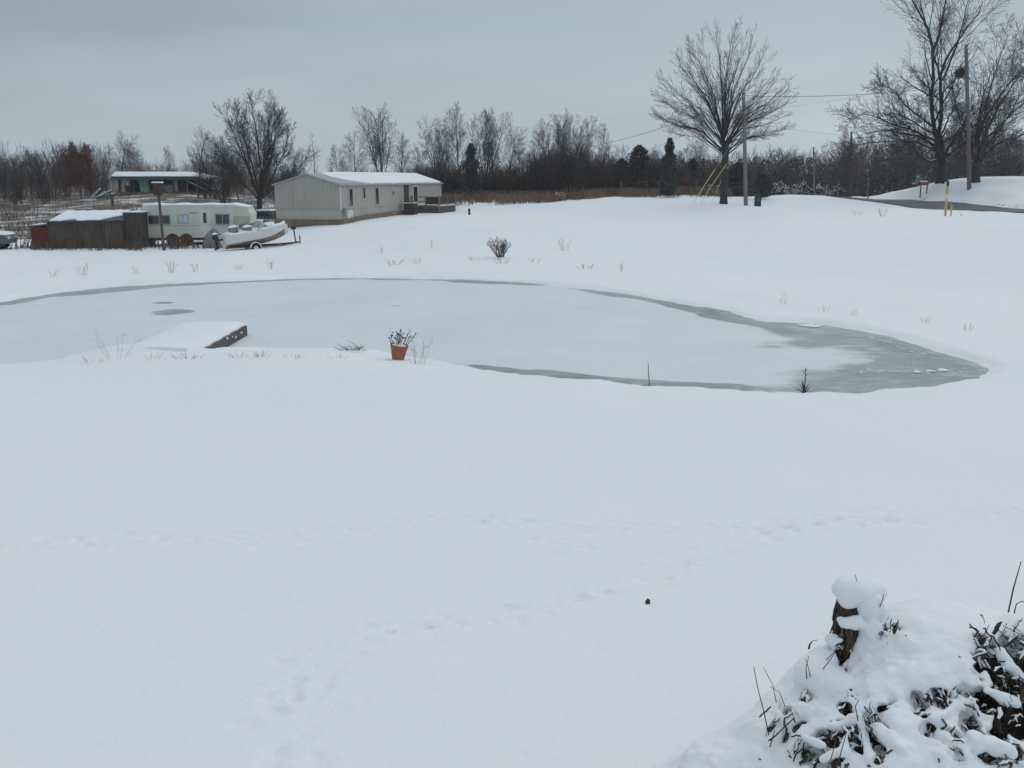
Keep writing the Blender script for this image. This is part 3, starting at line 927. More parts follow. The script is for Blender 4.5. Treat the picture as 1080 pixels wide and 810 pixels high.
TH = [(20, 188, 214, 106, 'grey thicket at the left end of the hillside brush'), (48, 190, 213, 105, 'grey thicket under the narrow tree beside the oak'), (104, 186, 208, 112, 'brushy thicket between the oak and the ruined house'), (240, 182, 212, 100, 'reddish thicket behind the white trailer roof'), (222, 178, 211, 104, 'brush growing against the fallen rafters'),
      (300, 186, 214, 96, 'brush at the foot of the tree behind the gable end'), (392, 176, 206, 100, 'thicket low behind the roof of the mobile home'), (448, 172, 207, 98, 'dark thicket touching the mobile home\'s far end'), (478, 176, 207, 97, 'thicket left of the dark cedar'), (520, 178, 207, 97, 'thicket right of the dark cedar'),
      (548, 176, 207, 98, 'low brush in the dip between the two tall clumps'), (572, 168, 207, 97, 'thicket at the left of the dense middle clump'), (596, 158, 207, 97, 'tallest thicket filling the dense middle clump'), (622, 164, 207, 97, 'thicket ending the dense middle clump'), (648, 172, 206, 99, 'thicket below the solitary tree before the juniper'), (690, 172, 205, 100, 'thicket between the rounded and the pointed juniper')]
for i, (px, top, base, D, lab) in enumerate(TH):
    place_tree('thicket', 'thicket', 11 + i % 3, px, top, base, D, lab, cat='shrub', wide=1.5, group='thickets below the treeline', barkm='bark_dark', twigm='twig_red' if i % 2 else 'twig')

# the big spreading tree by the trailer
def custom_tree(name, label, base, D, px, top, limbs, lev, trunk_h, tr, seed, barkm, twigm, rmin=.012, snow=False, lean=(0, 0), fixed=(), k=None):
    p = P(px, base, D); p.z = gz(p.x, p.y)
    g = Grower(seed, lev, rmin)
    n0 = np.array([[0, 0, -.25], [lean[0] * .1, lean[1] * .1, .3], [lean[0] * .5, lean[1] * .5, trunk_h * .55], [lean[0], lean[1], trunk_h]])
    g.out[0].append((n0, np.array([tr * 1.5, tr * 1.12, tr, tr * .95]), 10))
    low = []
    for (h, az, el, L, r0, up) in limbs:
        a, e = R(az), R(el)
        f = h / trunk_h
        pts, rad = g.limb((lean[0] * f, lean[1] * f, h), (math.cos(e) * math.cos(a), math.cos(e) * math.sin(a), math.sin(e)), L, r0, 1, up=up, tip=.12)
    for pix, r0, dep, white in fixed:
        r0 *= .8
        n = lev[1]['seg']
        w = np.array([np.array(P(a, b, D)) - np.array(p) + np.array([0, dep * j / (len(pix) - 1), 0]) for j, (a, b) in enumerate(pix)])
        L_ = np.concatenate([[0], np.cumsum(np.linalg.norm(np.diff(w, axis=0), axis=1))])
        pts = np.stack([np.interp(np.linspace(0, L_[-1], n + 1), L_, w[:, c]) for c in range(3)], -1)
        pts[1:-1] += g.n.normal(0, (.022 if 'maple' in name else .06) * L_[-1] / n, pts[1:-1].shape)
        rad = np.maximum(r0 * (1 - .85 * np.linspace(0, 1, n + 1)), rmin)
        g.out[1].append((pts, rad, 7)); g.kids(pts, rad, L_[-1], 1)
        if white: low.append((pts, rad))
    e = thing(name, label, 'tree', p)
    tt, ct = g.out[0] + g.out[1], sum(g.out[2:], [])
    zmax = max(a[:, 2].max() for a, _, _ in tt + ct)
    k = k or (P(px, top, D).z - p.z) / zmax
    e.scale = (k, k, k)
    link('trunk', tubes_mesh('trunk', tt), M[barkm], e)
    link('crown', tubes_mesh('crown', ct), M[twigm], e)
    if snow:
        ss = []
        for pts, rad in low:
            m = len(pts) * 2 // 3
            q = pts[:m].copy(); rr = rad[:m]
            q[:, 2] += rr * .8
            ss.append((q, rr * .75, 6))
            for t_ in ss: link('branch_snow', tubes_mesh('branch_snow', [t_]), M['snow'], e)
    return e


rg = random.Random(21)
LEVB = [lv(4, 8, .04, .1), lv(11, 6, .028, .2, 13, .25, (12, 27), .20, .40, .4), lv(6, 4, .05, .10, 6, .12, (16, 34), .46, .5), lv(4, 3, .07, .08, 3, .15, (20, 40), .5, .6), lv(3, 3, .08, .05)]
TIPS = []
for i in range(54):                                             # limb ends fill an oval fan
    a_ = 27 + 124 * ((i * .618034) % 1.0)
    r_ = np.interp(a_, [25, 32, 45, 53, 71, 90, 109, 122, 136, 147, 155], [72, 80, 92, 102, 122, 134, 126, 114, 99, 80, 70]) * (1.0 if i % 2 == 0 else rg.uniform(.55, .92)) * rg.uniform(.94, 1.03)
    TIPS.append((763 + r_ * math.cos(R(a_)), 160 - r_ * math.sin(R(a_))))
FX = []
for i, (tx, ty) in enumerate(TIPS):
    ang = math.atan2(160 - ty, tx - 763)
    sy = 170 - 20 * max(0, math.sin(ang)) ** 3 - rg.uniform(0, 9)
    mx_ = 763 + (tx - 763) * .40 + rg.uniform(-3, 3); my_ = sy + (ty - sy) * .50
    q1x = 763 + (tx - 763) * .12
    dep = rg.uniform(-2.2, 2.2) if i % 2 == 0 else rg.choice([-1, 1]) * rg.uniform(1.5, 5.0)
    ty += 9
    FX.append(([(763, sy), (q1x, sy + (ty - sy) * .19), (mx_, my_), ((mx_ + tx) / 2 + rg.uniform(-3, 3), (my_ + ty) / 2 + 3), (tx, ty)], .068 * rg.uniform(.55, 1.3), dep, 0))
custom_tree('maple_tree', 'big fan-shaped bare maple standing beside the grey utility pole', 215, 76, 763, 19, [], LEVB, 4.6, .25, 31, 'bark_dark', 'bark_dark', rmin=.0052, fixed=FX, k=1.0)

LEVS = [lv(4, 8, .04, .1), lv(10, 6, .03, .3, 15, .2, (16, 36), .28, .42, .45), lv(6, 4, .05, .15, 9, .12, (20, 40), .46, .5), lv(4, 3, .08, .08, 5, .15, (22, 44), .5, .6), lv(3, 3, .09, .05)]
FX = [([(273, 205), (262, 180), (250, 145), (243, 118)], .13, 1.0, 0), ([(275, 205), (276, 170), (272, 130), (268, 96)], .13, -1, 0), ([(276, 205), (284, 170), (290, 130), (292, 108)], .12, 1, 0), ([(277, 205), (292, 178), (305, 150), (314, 128)], .11, -1, 0), ([(272, 208), (256, 190), (238, 165), (226, 140)], .10, -1.5, 0),
      ([(274, 206), (280, 160), (280, 120), (279, 98)], .11, 2.5, 0), ([(275, 206), (268, 170), (260, 130), (256, 108)], .10, -2.5, 0), ([(276, 208), (298, 188), (318, 170), (328, 158)], .08, 1.5, 0), ([(275, 206), (290, 160), (302, 125), (306, 112)], .09, -3, 0), ([(272, 208), (246, 185), (232, 172), (222, 160)], .07, 2, 0)]
custom_tree('bare_tree', 'tall spreading many-stemmed bare tree between trailer and mobile home', 222, 82, 274, 91, [(1.7, 270, 60, 7.5, .09, .2), (1.6, 90, 58, 7.5, .09, .2), (1.7, 240, 66, 8.0, .09, .2), (1.7, 60, 66, 8.0, .09, .2)], LEVS, 1.8, .24, 17, 'bark_dark', 'twig', rmin=.0085, fixed=FX, k=.88)

# the old tree on the rise: two tall stems, wide sagging lower limbs with snow on them
LEVO = [lv(4, 8, .04, .1), lv(12, 6, .07, .3, 14, .18, (22, 48), .33, .42, .4), lv(6, 4, .09, .25, 10, .12, (22, 45), .46, .5), lv(4, 3, .10, .12, 5, .15, (24, 46), .5, .6), lv(3, 3, .11, .05)]
FX = [([(989, 168), (984, 130), (982, 95), (982, 57), (976, 28), (959, 6), (945, -30)], .27, -.8, 0), ([(984, 62), (987, 45), (993, 17), (997, -10), (1004, -50)], .13, -.8, 0), ([(993, 168), (992, 122), (993, 85), (1000, 60), (1013, 42), (1030, 22), (1040, 0)], .26, .6, 0), ([(993, 90), (989, 68), (985, 40), (978, 10), (975, -25)], .12, 1.5, 0), ([(994, 85), (1004, 55), (1012, 20), (1018, -20)], .11, -1.5, 0),
      ([(990, 140), (970, 124), (954, 114), (940, 99), (921, 88)], .13, -1.5, 0), ([(988, 145), (965, 128), (950, 118), (942, 100), (936, 90)], .10, 1.5, 0), ([(989, 150), (965, 137), (945, 131), (917, 119), (897, 125)], .13, 1.0, 0), ([(989, 155), (965, 143), (930, 138), (905, 142), (892, 132)], .12, -2, 0), ([(991, 168), (978, 171), (966, 163), (952, 150), (935, 146)], .12, -1.5, 1), ([(990, 160), (970, 150), (945, 148), (915, 152), (900, 148)], .10, 2.5, 0),
      ([(994, 150), (1010, 140), (1025, 132), (1040, 112)], .12, -1.5, 0), ([(995, 160), (1008, 166), (1020, 160), (1032, 146)], .11, -1.2, 1), ([(994, 140), (1006, 120), (1016, 104), (1020, 88)], .10, 2, 0), ([(991, 140), (985, 120), (968, 100), (960, 84)], .09, -2.5, 0)]
custom_tree('old_tree', 'old tree with two tall stems and sagging snowy limbs on the roadside rise', 189, 90, 992, -42, [(2.2, 270, 30, 6.5, .10, .3), (2.0, 250, 18, 6.5, .10, .4), (2.0, 90, 30, 6.5, .10, .3), (2.1, 290, 45, 6.5, .09, .2), (2.3, 200, 38, 6.5, .09, .2), (2.0, 330, 35, 6.0, .09, .3)], LEVO, 2.0, .34, 43, 'bark_dark', 'twig', rmin=.0085, snow=True, fixed=FX, k=1.0)
FX = [([(1029, 172), (1030, 142), (1042, 114), (1064, 85), (1082, 60)], .16, -1, 0), ([(1030, 165), (1040, 148), (1058, 132), (1084, 108), (1100, 92)], .14, 1, 0), ([(1029, 165), (1034, 130), (1048, 95), (1060, 62), (1072, 36)], .14, 1.5, 0), ([(1028, 165), (1028, 120), (1036, 80), (1048, 52)], .11, -2, 0), ([(1032, 168), (1052, 150), (1075, 142), (1100, 130)], .12, -1.5, 0), ([(1027, 165), (1020, 140), (1012, 112), (1009, 84)], .10, 1, 0),
      ([(1031, 170), (1045, 165), (1062, 160), (1085, 150)], .10, 2, 0), ([(1030, 170), (1040, 130), (1060, 105), (1090, 72)], .12, 2.5, 0), ([(1030, 168), (1044, 120), (1066, 80), (1092, 42)], .12, -2.5, 0), ([(1026, 172), (1016, 165), (1008, 152), (1000, 146)], .09, -1.2, 1), ([(1034, 172), (1038, 162), (1044, 150), (1048, 138)], .09, -1.4, 1)]
custom_tree('old_tree', 'wide bare tree sweeping outward to the right beside the tall pole', 188, 87, 1029, 30, [(1.6, 270, 40, 6.5, .09, .3), (1.6, 90, 45, 6.5, .09, .3), (1.7, 300, 55, 7.5, .09, .3)], LEVO, 1.5, .32, 47, 'bark_dark', 'twig', rmin=.0085, snow=True, fixed=FX, k=1.0)


# evergreens
def evergreen(name, label, px, top, base, D, width, seed, shape='cone', cat='evergreen', matn='needle', group=None):
    p = P(px, base, D); p.z = gz(p.x, p.y)
    H = P(px, top, D).z - p.z
    rn = np.random.default_rng(seed)
    Wd = width * D / F / 2
    n = 6000
    t = rn.random(n) ** (1.2 if shape == 'cone' else .9)
    if shape == 'cone': rmax = 1.2 * Wd * (1 - t) ** .75 * (.72 + .28 * np.sin(t * 23 + rn.random(n) * .8)) + .05
    else: rmax = Wd * np.sqrt(np.clip(1 - (2 * t - .95) ** 2 * .97, 0.02, 1))
    az = rn.random(n) * 2 * np.pi
    lump = 1 + .34 * np.sin(az * 3 + t * 11 + seed) * np.sin(az * 2 - t * 17 + seed) + rn.normal(0, .12, n) + .3 * (rn.random(n) < .08)
    rr = rmax * lump * np.sqrt(rn.uniform(.05, 1.0, n))
    c = np.stack([rr * np.cos(az), rr * np.sin(az), .06 * H + t * H * .94], -1)
    ln = rn.uniform(.07, .22, n) * (H / 4) ** .5
    d = np.stack([np.cos(az), np.sin(az), rn.uniform(-.5, .9, n) if shape == 'cone' else rn.uniform(.0, 1.4, n)], -1) + rn.normal(0, .35, (n, 3))
    d /= np.linalg.norm(d, axis=1, keepdims=True)
    s = np.cross(d, rn.normal(0, 1, (n, 3))); s /= np.linalg.norm(s, axis=1, keepdims=True)
    w = (ln * .33)[:, None]
    V = np.stack([c - s * w, c + s * w, c + d * ln[:, None] + s * w * .3, c + d * ln[:, None] * .9 - s * w * .3], 1).reshape(-1, 3)
    Q = np.arange(n * 4).reshape(-1, 4)
    e = thing(name, label, cat, p, 0, group)
    MB().tube([(0, 0, -.2), (0, 0, H * .5), (0.02, 0, H * .93)], [.09 * H / 4, .06 * H / 4, .015], 7).build('trunk', M['bark_dark'], e)
    link('crown', mesh_np('crown', V, Q, smooth=False), M[matn], e)
    return e


evergreen('cedar_tree', 'dark pointed cedar standing in front of the tall bare clump', 497, 152, 208, 96, 26, 1)
evergreen('juniper_tree', 'rounded dark juniper with a blunt top in the treeline', 673, 154, 206, 100, 21, 2, 'round')
evergreen('juniper_tree', 'tall pointed dark juniper near the rail fence', 705, 146, 205, 100, 20, 3)
evergreen('juniper_shrub', 'small dark juniper bush growing in front of the rail fence', 704, 182, 206, 87, 16, 4, 'round', 'shrub')
evergreen('juniper_shrub', 'dark round evergreen bush behind the green utility pedestal', 803, 184, 209, 82, 20, 5, 'round', 'shrub')
evergreen('cedar_tree', 'small dark cedar among brush left of the fan-shaped maple', 730, 168, 206, 102, 22, 6)
evergreen('cedar_tree', 'dark blunt evergreen just right of the solitary bare tree', 655, 168, 206, 103, 15, 7, 'round')
evergreen('cedar_tree', 'dark evergreen right behind the grey utility pole', 778, 172, 206, 100, 26, 8, 'round')


def leafy_oak():
    t, c, h = get_proto('round', 9)
    p = P(86, 211, 108); p.z = gz(p.x, p.y)
    k = (P(86, 149, 108).z - p.z) / h
    e = thing('oak_tree', 'oak still holding its rust-brown leaves on the hillside', 'tree', p)
    e.scale = (k * 1.1, k * 1.1, k)
    link('trunk', t, M['bark_dark'], e); link('crown', c, M['twig_red'], e)
    rn = np.random.default_rng(4)
    cv = np.empty(len(c.vertices) * 3); c.vertices.foreach_get('co', cv); cv = cv.reshape(-1, 3)
    n = 26000
    el = rn.normal(0, 1, (9000, 3)); el /= np.linalg.norm(el, axis=1, keepdims=True); el *= (rn.random((9000, 1)) ** .4)
    el = el * np.array([2.7, 2.7, 3.6]) * (1 + .2 * np.sin(el[:, :1] * 7) * np.sin(el[:, 2:] * 6)) + np.array([0, 0, h * .50])
    ctr = np.concatenate([cv[rn.integers(0, len(cv), n)] + rn.normal(0, .16, (n, 3)), el])
    lo = ctr[:, 2] > .5
    ctr = ctr[lo]; n = len(ctr)
    a = rn.normal(0, 1, (n, 3)); a /= np.linalg.norm(a, axis=1, keepdims=True)
    b = np.cross(a, rn.normal(0, 1, (n, 3))); b /= np.linalg.norm(b, axis=1, keepdims=True)
    s = rn.uniform(.05, .11, n)[:, None]
    V = np.stack([ctr - a * s, ctr - b * s * .6, ctr + a * s, ctr + b * s * .6], 1).reshape(-1, 3)
    link('leaves', mesh_np('leaves', V, np.arange(n * 4).reshape(-1, 4), smooth=False), M['oak_leaf'], e)


leafy_oak()


# the wood far behind the road and the field: one mass
def far_wood():
    rn = random.Random(77); g_all = []
    lev = [lv(5, 4, .05, .1, 12, .2, (25, 50), .38, .5, .5), lv(4, 3, .09, .5, 7, .15, (25, 50), .5, .6), lv(3, 3, .12, .2)]
    protos = []
    for s in range(6):
        g = Grower(300 + s, lev, .02); g.limb((0, 0, -.3), (rn.uniform(-.08, .08), rn.uniform(-.08, .08), 1), 7.0, .13, 0, tip=.2)
        protos.append(sum(g.out, []))
    tubes = []
    for i in range(620):
        px = rn.uniform(610, 1330) if i % 5 else rn.uniform(-260, 620)
        D = rn.uniform(132, 175)
        top = np.interp(px, [-300, 250, 620, 660, 760, 860, 900, 960, 1000, 1080, 1300], [180, 180, 172, 168, 164, 160, 151, 143, 139, 142, 138]) + rn.uniform(-1, 9)
        q = P(px, 205, D); q.z = base_h(q.x, q.y)[0]
        k = max(P(px, top, D).z - q.z, 2.0) / 7.4
        a = rn.uniform(0, 6.28); ca, sa = math.cos(a), math.sin(a)
        Rm = np.array([[ca, sa, 0], [-sa, ca, 0], [0, 0, 1]]) * np.array([k * 1.15, k * 1.15, k])
        for pts, rad, sd_ in protos[i % 6]:
            tubes.append((pts @ Rm + np.array(q), rad * min(k, 1.0), sd_))
    kind(link('far_wood', tubes_mesh('far_wood', tubes), M['brush']), 'stuff')
    # evergreens and leafy scrub inside the wood
    r2 = np.random.default_rng(6); Vs = []
    for i in range(300):
        px = r2.uniform(612, 1330) if i % 6 else r2.uniform(330, 620); D = r2.uniform(128, 165)
        top = np.interp(px, [300, 620, 660, 760, 860, 900, 960, 1300], [190, 178, 174, 169, 166, 164, 160, 158]) + r2.uniform(-2, 20)
        q = P(px, 205, D); q.z = base_h(q.x, q.y)[0]
        Hh = max(P(px, top, D).z - q.z, 1.2)
        n = 330
        t = r2.random(n); az = r2.random(n) * 6.283
        rr = (.55 + .4 * Hh) * np.sqrt(r2.random(n)) * np.sqrt(np.clip(1.02 - t ** 1.5, 0, 1)) * .9
        c = np.stack([rr * np.cos(az) + q.x, rr * np.sin(az) + q.y, q.z + t * Hh], -1)
        a = r2.normal(0, 1, (n, 3)); a[:, 2] += 1; a /= np.linalg.norm(a, axis=1, keepdims=True)
        b = np.cross(a, r2.normal(0, 1, (n, 3))); b /= np.linalg.norm(b, axis=1, keepdims=True)
        l = r2.uniform(.12, .34, n)[:, None]
        Vs.append(np.stack([c - b * l * .3, c + b * l * .3, c + a * l + b * l * .1, c + a * l - b * l * .1], 1).reshape(-1, 3))
    V = np.concatenate(Vs)
    kind(link('undergrowth', mesh_np('undergrowth', V, np.arange(len(V)).reshape(-1, 4), smooth=False), mat('scrub', (0.10, 0.082, 0.072), .9, .4, .12, color2=(0.07, 0.075, 0.068))), 'stuff')


far_wood()


def brush_band():
    rn = random.Random(5)
    lev = [lv(4, 4, .06, .2, 11, .05, (22, 50), .5, .5, .4), lv(4, 3, .1, .4, 8, .1, (25, 50), .5, .6), lv(3, 3, .12, .2)]
    protos = []
    for s_ in range(6):
        g = Grower(500 + s_, lev, .010)
        for k in range(3): g.limb((rn.uniform(-.4, .4), rn.uniform(-.4, .4), -.2), (rn.uniform(-.35, .35), rn.uniform(-.35, .35), 1), 2.6, .04, 0, tip=.2)
        protos.append(sum(g.out, []))
    tubes = []
    for i in range(330):
        if i % 5 < 3:
            px, D = rn.uniform(440, 765), rn.uniform(98, 112)
            top = np.interp(px, [440, 470, 545, 560, 580, 625, 660, 765], [176, 178, 182, 172, 160, 166, 172, 172]) + rn.uniform(-4, 18)
        else:
            px, D = rn.uniform(-160, 330), rn.uniform(112, 130)
            top = np.interp(px, [-160, 60, 120, 170, 230, 330], [164, 160, 160, 176, 170, 182]) + rn.uniform(-3, 16)
        q = P(px, 205, D); q.z = base_h(q.x, q.y)[0]
        k = max(P(px, top, D).z - q.z, 1.0) / 2.7
        a = rn.uniform(0, 6.28); ca, sa = math.cos(a), math.sin(a)
        Rm = np.array([[ca, sa, 0], [-sa, ca, 0], [0, 0, 1]]) * np.array([1.0, 1.0, k])
        for pts, rad, sd_ in protos[i % 6]:
            tubes.append((pts @ Rm + np.array(q), rad, sd_))
    kind(link('brush', tubes_mesh('brush', tubes), M['brush']), 'stuff')


brush_band()


# dry weeds: strips nobody could count
def weeds(name, spots, matn, hmin, hmax, seed, w=.022):
    """spots: list of (x, y) roots"""
    rn = np.random.default_rng(seed)
    xy = np.array(spots); n = len(xy)
    z = ground_h(xy[:, 0], xy[:, 1])
    base = np.stack([xy[:, 0], xy[:, 1], z - .04], -1)
    h = rn.uniform(hmin, hmax, n)
    lean = rn.normal(0, .28, (n, 2)) * h[:, None]
    mid = base + np.stack([lean[:, 0] * .35, lean[:, 1] * .35, h * .55], -1)
    tip = base + np.stack([lean[:, 0], lean[:, 1], h], -1)
    a = rn.random(n) * np.pi
    s = np.stack([np.cos(a), np.sin(a), np.zeros(n)], -1) * w
    V = np.stack([base - s, base + s, mid + s, mid - s, tip + s * .8, tip - s * .8], 1).reshape(-1, 3)
    i = np.arange(n)[:, None] * 6
    Q = np.concatenate([i + np.array([0, 1, 2, 3]), i + np.array([3, 2, 4, 5])])
    return mesh_np(name, V, Q, smooth=False)


_VG = np.random.default_rng(77).random((64, 64))


def vn2(x, y):
    i, j = int(math.floor(x)), int(math.floor(y)); f, g_ = x - i, y - j
    f, g_ = f * f * (3 - 2 * f), g_ * g_ * (3 - 2 * g_)
    a = _VG[i % 64, j % 64] * (1 - f) + _VG[(i + 1) % 64, j % 64] * f
    b = _VG[i % 64, (j + 1) % 64] * (1 - f) + _VG[(i + 1) % 64, (j + 1) % 64] * f
    return a * (1 - g_) + b * g_


rn = np.random.default_rng(12)
sp = []
for i in range(13000):                                          # strip before the treeline
    px = rn.uniform(455, 772); D = rn.uniform(86.5, 99)
    c = .65 * vn2(px * .045, D * .16) + .35 * vn2(px * .2 + 5, D * .5)
    if c + rn.normal(0, .1) > .42: q = P(px, 207, D); sp.append((q.x, q.y))
kind(link('dry_weeds', weeds('dry_weeds', sp, '', .2, .85, 1, .022), M['weed']), 'stuff')
sp = []
for i in range(16000):                                          # hillside by the shed and the ruined house
    px = rn.uniform(-120, 305); D = rn.uniform(62.5, 122)
    q = P(px, 230, D)
    if .5 * vn2(q.x * .22 + q.y * .17, q.y * .15 - q.x * .19) + .5 * vn2(q.x * .7 - q.y * .5 + 9, q.y * .6 + q.x * .5) + rn.normal(0, .10) > .56: sp.append((q.x, q.y))
kind(link('hillside_weeds', weeds('hillside_weeds', sp, '', .12, .7, 2, .018), M['weed_dark']), 'stuff')
sp = []
for i in range(1500):                                            # weeds against shed, trailer and boat
    px = rn.uniform(-10, 262); D = rn.uniform(54.8, 57.0) if px < 150 else rn.uniform(56.2, 58.0)
    q = P(px, 262, D)
    if vn2(px * .08, D) + rn.normal(0, .2) > .6: sp.append((q.x, q.y))
kind(link('yard_weeds', weeds('yard_weeds', sp, '', .15, .7, 3, .02), M['weed_dark']), 'stuff')

# ------------------------------------------------------------------ mobile home
A0 = P(360, 241, 66); B0 = P(466, 226, 87)
axis = Vector((B0.x - A0.x, B0.y - A0.y, 0)); LEN = axis.length; axis.normalize()
yaw = math.atan2(axis.y, axis.x) - math.pi / 2                  # local +y along the home, +x = the door side
W = 4.6
zg = min(gz(A0.x, A0.y), gz(B0.x, B0.y))
HOME = thing('mobile_home', 'long beige mobile home with snow on its low gabled roof', 'mobile home', (A0.x, A0.y, gz(A0.x, A0.y)), yaw)
zb, ze, zr = .95, 2.62, 3.28                                    # floor line, eaves, ridge
zfar = P(466, 195, 87).z - HOME.location.z                      # eave height at the far end
sl = (zfar - ze) / LEN


def zz(y, z): return z + sl * y * 0.6


def sheared(mb, k):
    mb.v = [(x, y, z + k * y) for x, y, z in mb.v]
    return mb


K = 0.0
sheared(MB().box(-W, 0, 0, LEN, zb, ze), K).build('wall', M['beige'], HOME)
g1 = MB().prism([(-W - .004, zb + .02), (.004, zb + .02), (.004, ze + .0), (-W / 2, zr - .05), (-W - .004, ze)], -.012, .05)
g1.build('end_wall', M['beige_end'], HOME)
sheared(MB().prism([(-W, ze), (0, ze), (-W / 2, zr - .05)], LEN - .06, LEN), K).build('far_gable', M['beige_end'], HOME)
sheared(MB().box(-W + .03, -.03, .03, LEN - .03, -.4, zb - .004), K).build('skirting', M['skirt'], HOME)
db = MB(); secs = []
for i in range(15):
    y = -.10 + (LEN * .70) * i / 14
    wx, wy = A0.x + axis.x * y + axis.y * .15, A0.y + axis.y * y - axis.x * .15
    g_ = gz(wx, wy) - HOME.location.z
    tz = g_ + (.30 if i < 14 else .1)
    secs.append([(-W - .1, y, -.6), (.16, y, g_ - .4), (.14, y, tz), (-W - .1, y, max(tz - .02, .3))])
db.loft(secs).build('dirt_band', M['dirt'], HOME)
rf = sheared(MB().add([(-W - .12, -.15, ze - .06), (-W / 2, -.15, zr), (.12, -.15, ze - .06), (-W - .12, LEN + .15, ze - .06), (-W / 2, LEN + .15, zr), (.12, LEN + .15, ze - .06),
                       (-W - .12, -.15, ze - .14), (-W / 2, -.15, zr - .08), (.12, -.15, ze - .14), (-W - .12, LEN + .15, ze - .14), (-W / 2, LEN + .15, zr - .08), (.12, LEN + .15, ze - .14)],
                      [(0, 1, 4, 3), (1, 2, 5, 4), (6, 9, 10, 7), (7, 10, 11, 8), (0, 6, 7, 1), (1, 7, 8, 2), (3, 4, 10, 9), (4, 5, 11, 10), (0, 3, 9, 6), (2, 8, 11, 5)]), K).build('roof', M['roofmetal'], HOME)
# snow lies on the roof except a bare melt strip near the front gable
sn = MB()
y0s, y1s = 2.2, LEN + .1
secs = []
for i in range(14):
    y = y0s + (y1s - y0s) * i / 13
    th = .10 * min(1, .25 + i * .4)
    e = .10 + .05 * math.sin(i * 2.1)
    pr = [(-W - .08 + e, ze - .03), (-W / 2, zr + .02), (.08 - e + (max(0, 1.2 - i * .6)) * -1.0, ze - .03 + (max(0, 1.2 - i * .6)) * .28)]
    x2, z2 = pr[2]
    secs.append([(pr[0][0], y, pr[0][1]), (x2, y, z2), (x2 - .05, y, z2 + th), (-W / 2, y, zr + .02 + th), (pr[0][0] + .05, y, pr[0][1] + th)])
sheared(sn.loft(secs), K).build('snow_cover', M['snow'], rf)


def home_t(px):
    """distance along the long wall seen at photo column px"""
    lo, hi = 0.0, LEN
    for _ in range(40):
        t = (lo + hi) / 2
        x, y = A0.x + axis.x * t, A0.y + axis.y * t
        if CX + F * x / (y * CP + (CAMZ - 1.0) * SP) < px:
            lo = t
        else:
            hi = t
    return t


for px, wpx, z0, z1 in ((370, 3.4, 1.15, 2.25), (384, 2.0, 1.62, 2.3), (397.5, 3.0, 1.15, 2.28), (415, 1.2, 1.75, 2.0)):
    t = home_t(px); hw = wpx / 2 / 5.3 * (1 + t / 40) * .85
    y0, y1 = t - hw, t + hw
    kz = K * t
    fr = MB()
    for a in ((y0 - .07, y0, z0 - .07, z1 + .07), (y1, y1 + .07, z0 - .07, z1 + .07), (y0, y1, z0 - .07, z0), (y0, y1, z1, z1 + .07)):
        fr.box(-.02, .045, a[0], a[1], a[2] + kz, a[3] + kz)
    w_ = fr.build('window', M['beigetrim'], HOME)
    MB().box(-.02, .018, y0, y1, z0 + kz, z1 + kz).build('pane', M['glass'], w_)
td = home_t(428.5)
d_ = MB().box(-.02, .05, td - .5, td + .5, zb + .02 + K * td, 2.45 + K * td).build('door', M['brownwood'], HOME)
MB().box(.05, .09, td + .32, td + .4, 1.7 + K * td, 1.78 + K * td).build('handle', M['steel'], d_)
t3 = home_t(438)
fr = MB().box(-.02, .045, t3 - .62, t3 - .5, 1.2 + K * t3, 2.4 + K * t3).box(-.02, .045, t3 + .5, t3 + .62, 1.2 + K * t3, 2.4 + K * t3).box(-.02, .045, t3 - .5, t3 + .5, 2.3 + K * t3, 2.4 + K * t3).build('window', M['trimwhite'], HOME)
MB().box(-.02, .02, t3 - .5, t3 + .5, 1.2 + K * t3, 2.3 + K * t3).build('pane', M['glass'], fr)
MB().box(.0, .2, .35, .62, .55, 1.05).build('meter_box', M['steel'], HOME)
MB().box(.0, .05, 1.0, 2.0, .28, .9).build('access_panel', M['trimwhite'], HOME)
MB().box(-.015, .03, -.03, .06, zb, ze - .07).build('corner_trim', M['trimwhite'], HOME)
MB().tube([(-W / 2 - .5, LEN * .62, zr - .2 + K * LEN * .62), (-W / 2 - .5, LEN * .62, zr + .45 + K * LEN * .62)], .07, 8).build('roof_vent', M['roofmetal'], HOME)

# porch deck on the door side
DK = thing('porch_deck', 'dark wooden porch deck with railing beside the mobile home door', 'deck', (A0.x + axis.x * 13.6, A0.y + axis.y * 13.6, gz(A0.x + axis.x * 13.6, A0.y + axis.y * 13.6)), yaw)
DK.scale = (.95, 1, .72)
fl = MB().box(.06, 2.5, 0, 4.2, .72, .84).build('floor', M['deckwood'], DK)
MB().box(.1, 2.46, .05, 4.15, .84, .93).build('snow_cover', M['snow'], fl)
for x, y in ((.12, .05), (2.45, .05), (2.45, 4.15), (1.3, .05), (2.45, 2.1)):
    MB().box(x - .06, x + .06, y - .06, y + .06, -.3, 1.82).build('post', M['deckwood'], DK)
MB().box(2.42, 2.48, .12, 4.1, .93, 1.76).box(1.38, 2.38, .02, .08, .95, 1.74).build('railing_panel', M['brownwood'], DK)
MB().box(.16, 1.2, .03, .07, 1.68, 1.76).box(.16, 1.2, .03, .07, 1.2, 1.26).build('rail', M['deckwood'], DK)
MB().box(2.3, 2.48, .1, 4.1, -.3, .70).box(.2, 2.36, .02, .08, -.3, .70).build('deck_skirt', mat('deck_skirting', (.10, .075, .065), .85, .3, 4), DK)
MB().box(2.36, 2.55, -.05, 4.25, .74, .83).build('edge_board', M['trimwhite'], DK)
BX = thing('heat_pump', 'dark boxy cooling unit with snow on top below the door', 'cooling unit', (A0.x + axis.x * 11.5, A0.y + axis.y * 11.5, gz(A0.x + axis.x * 11.5, A0.y + axis.y * 11.5)), yaw)
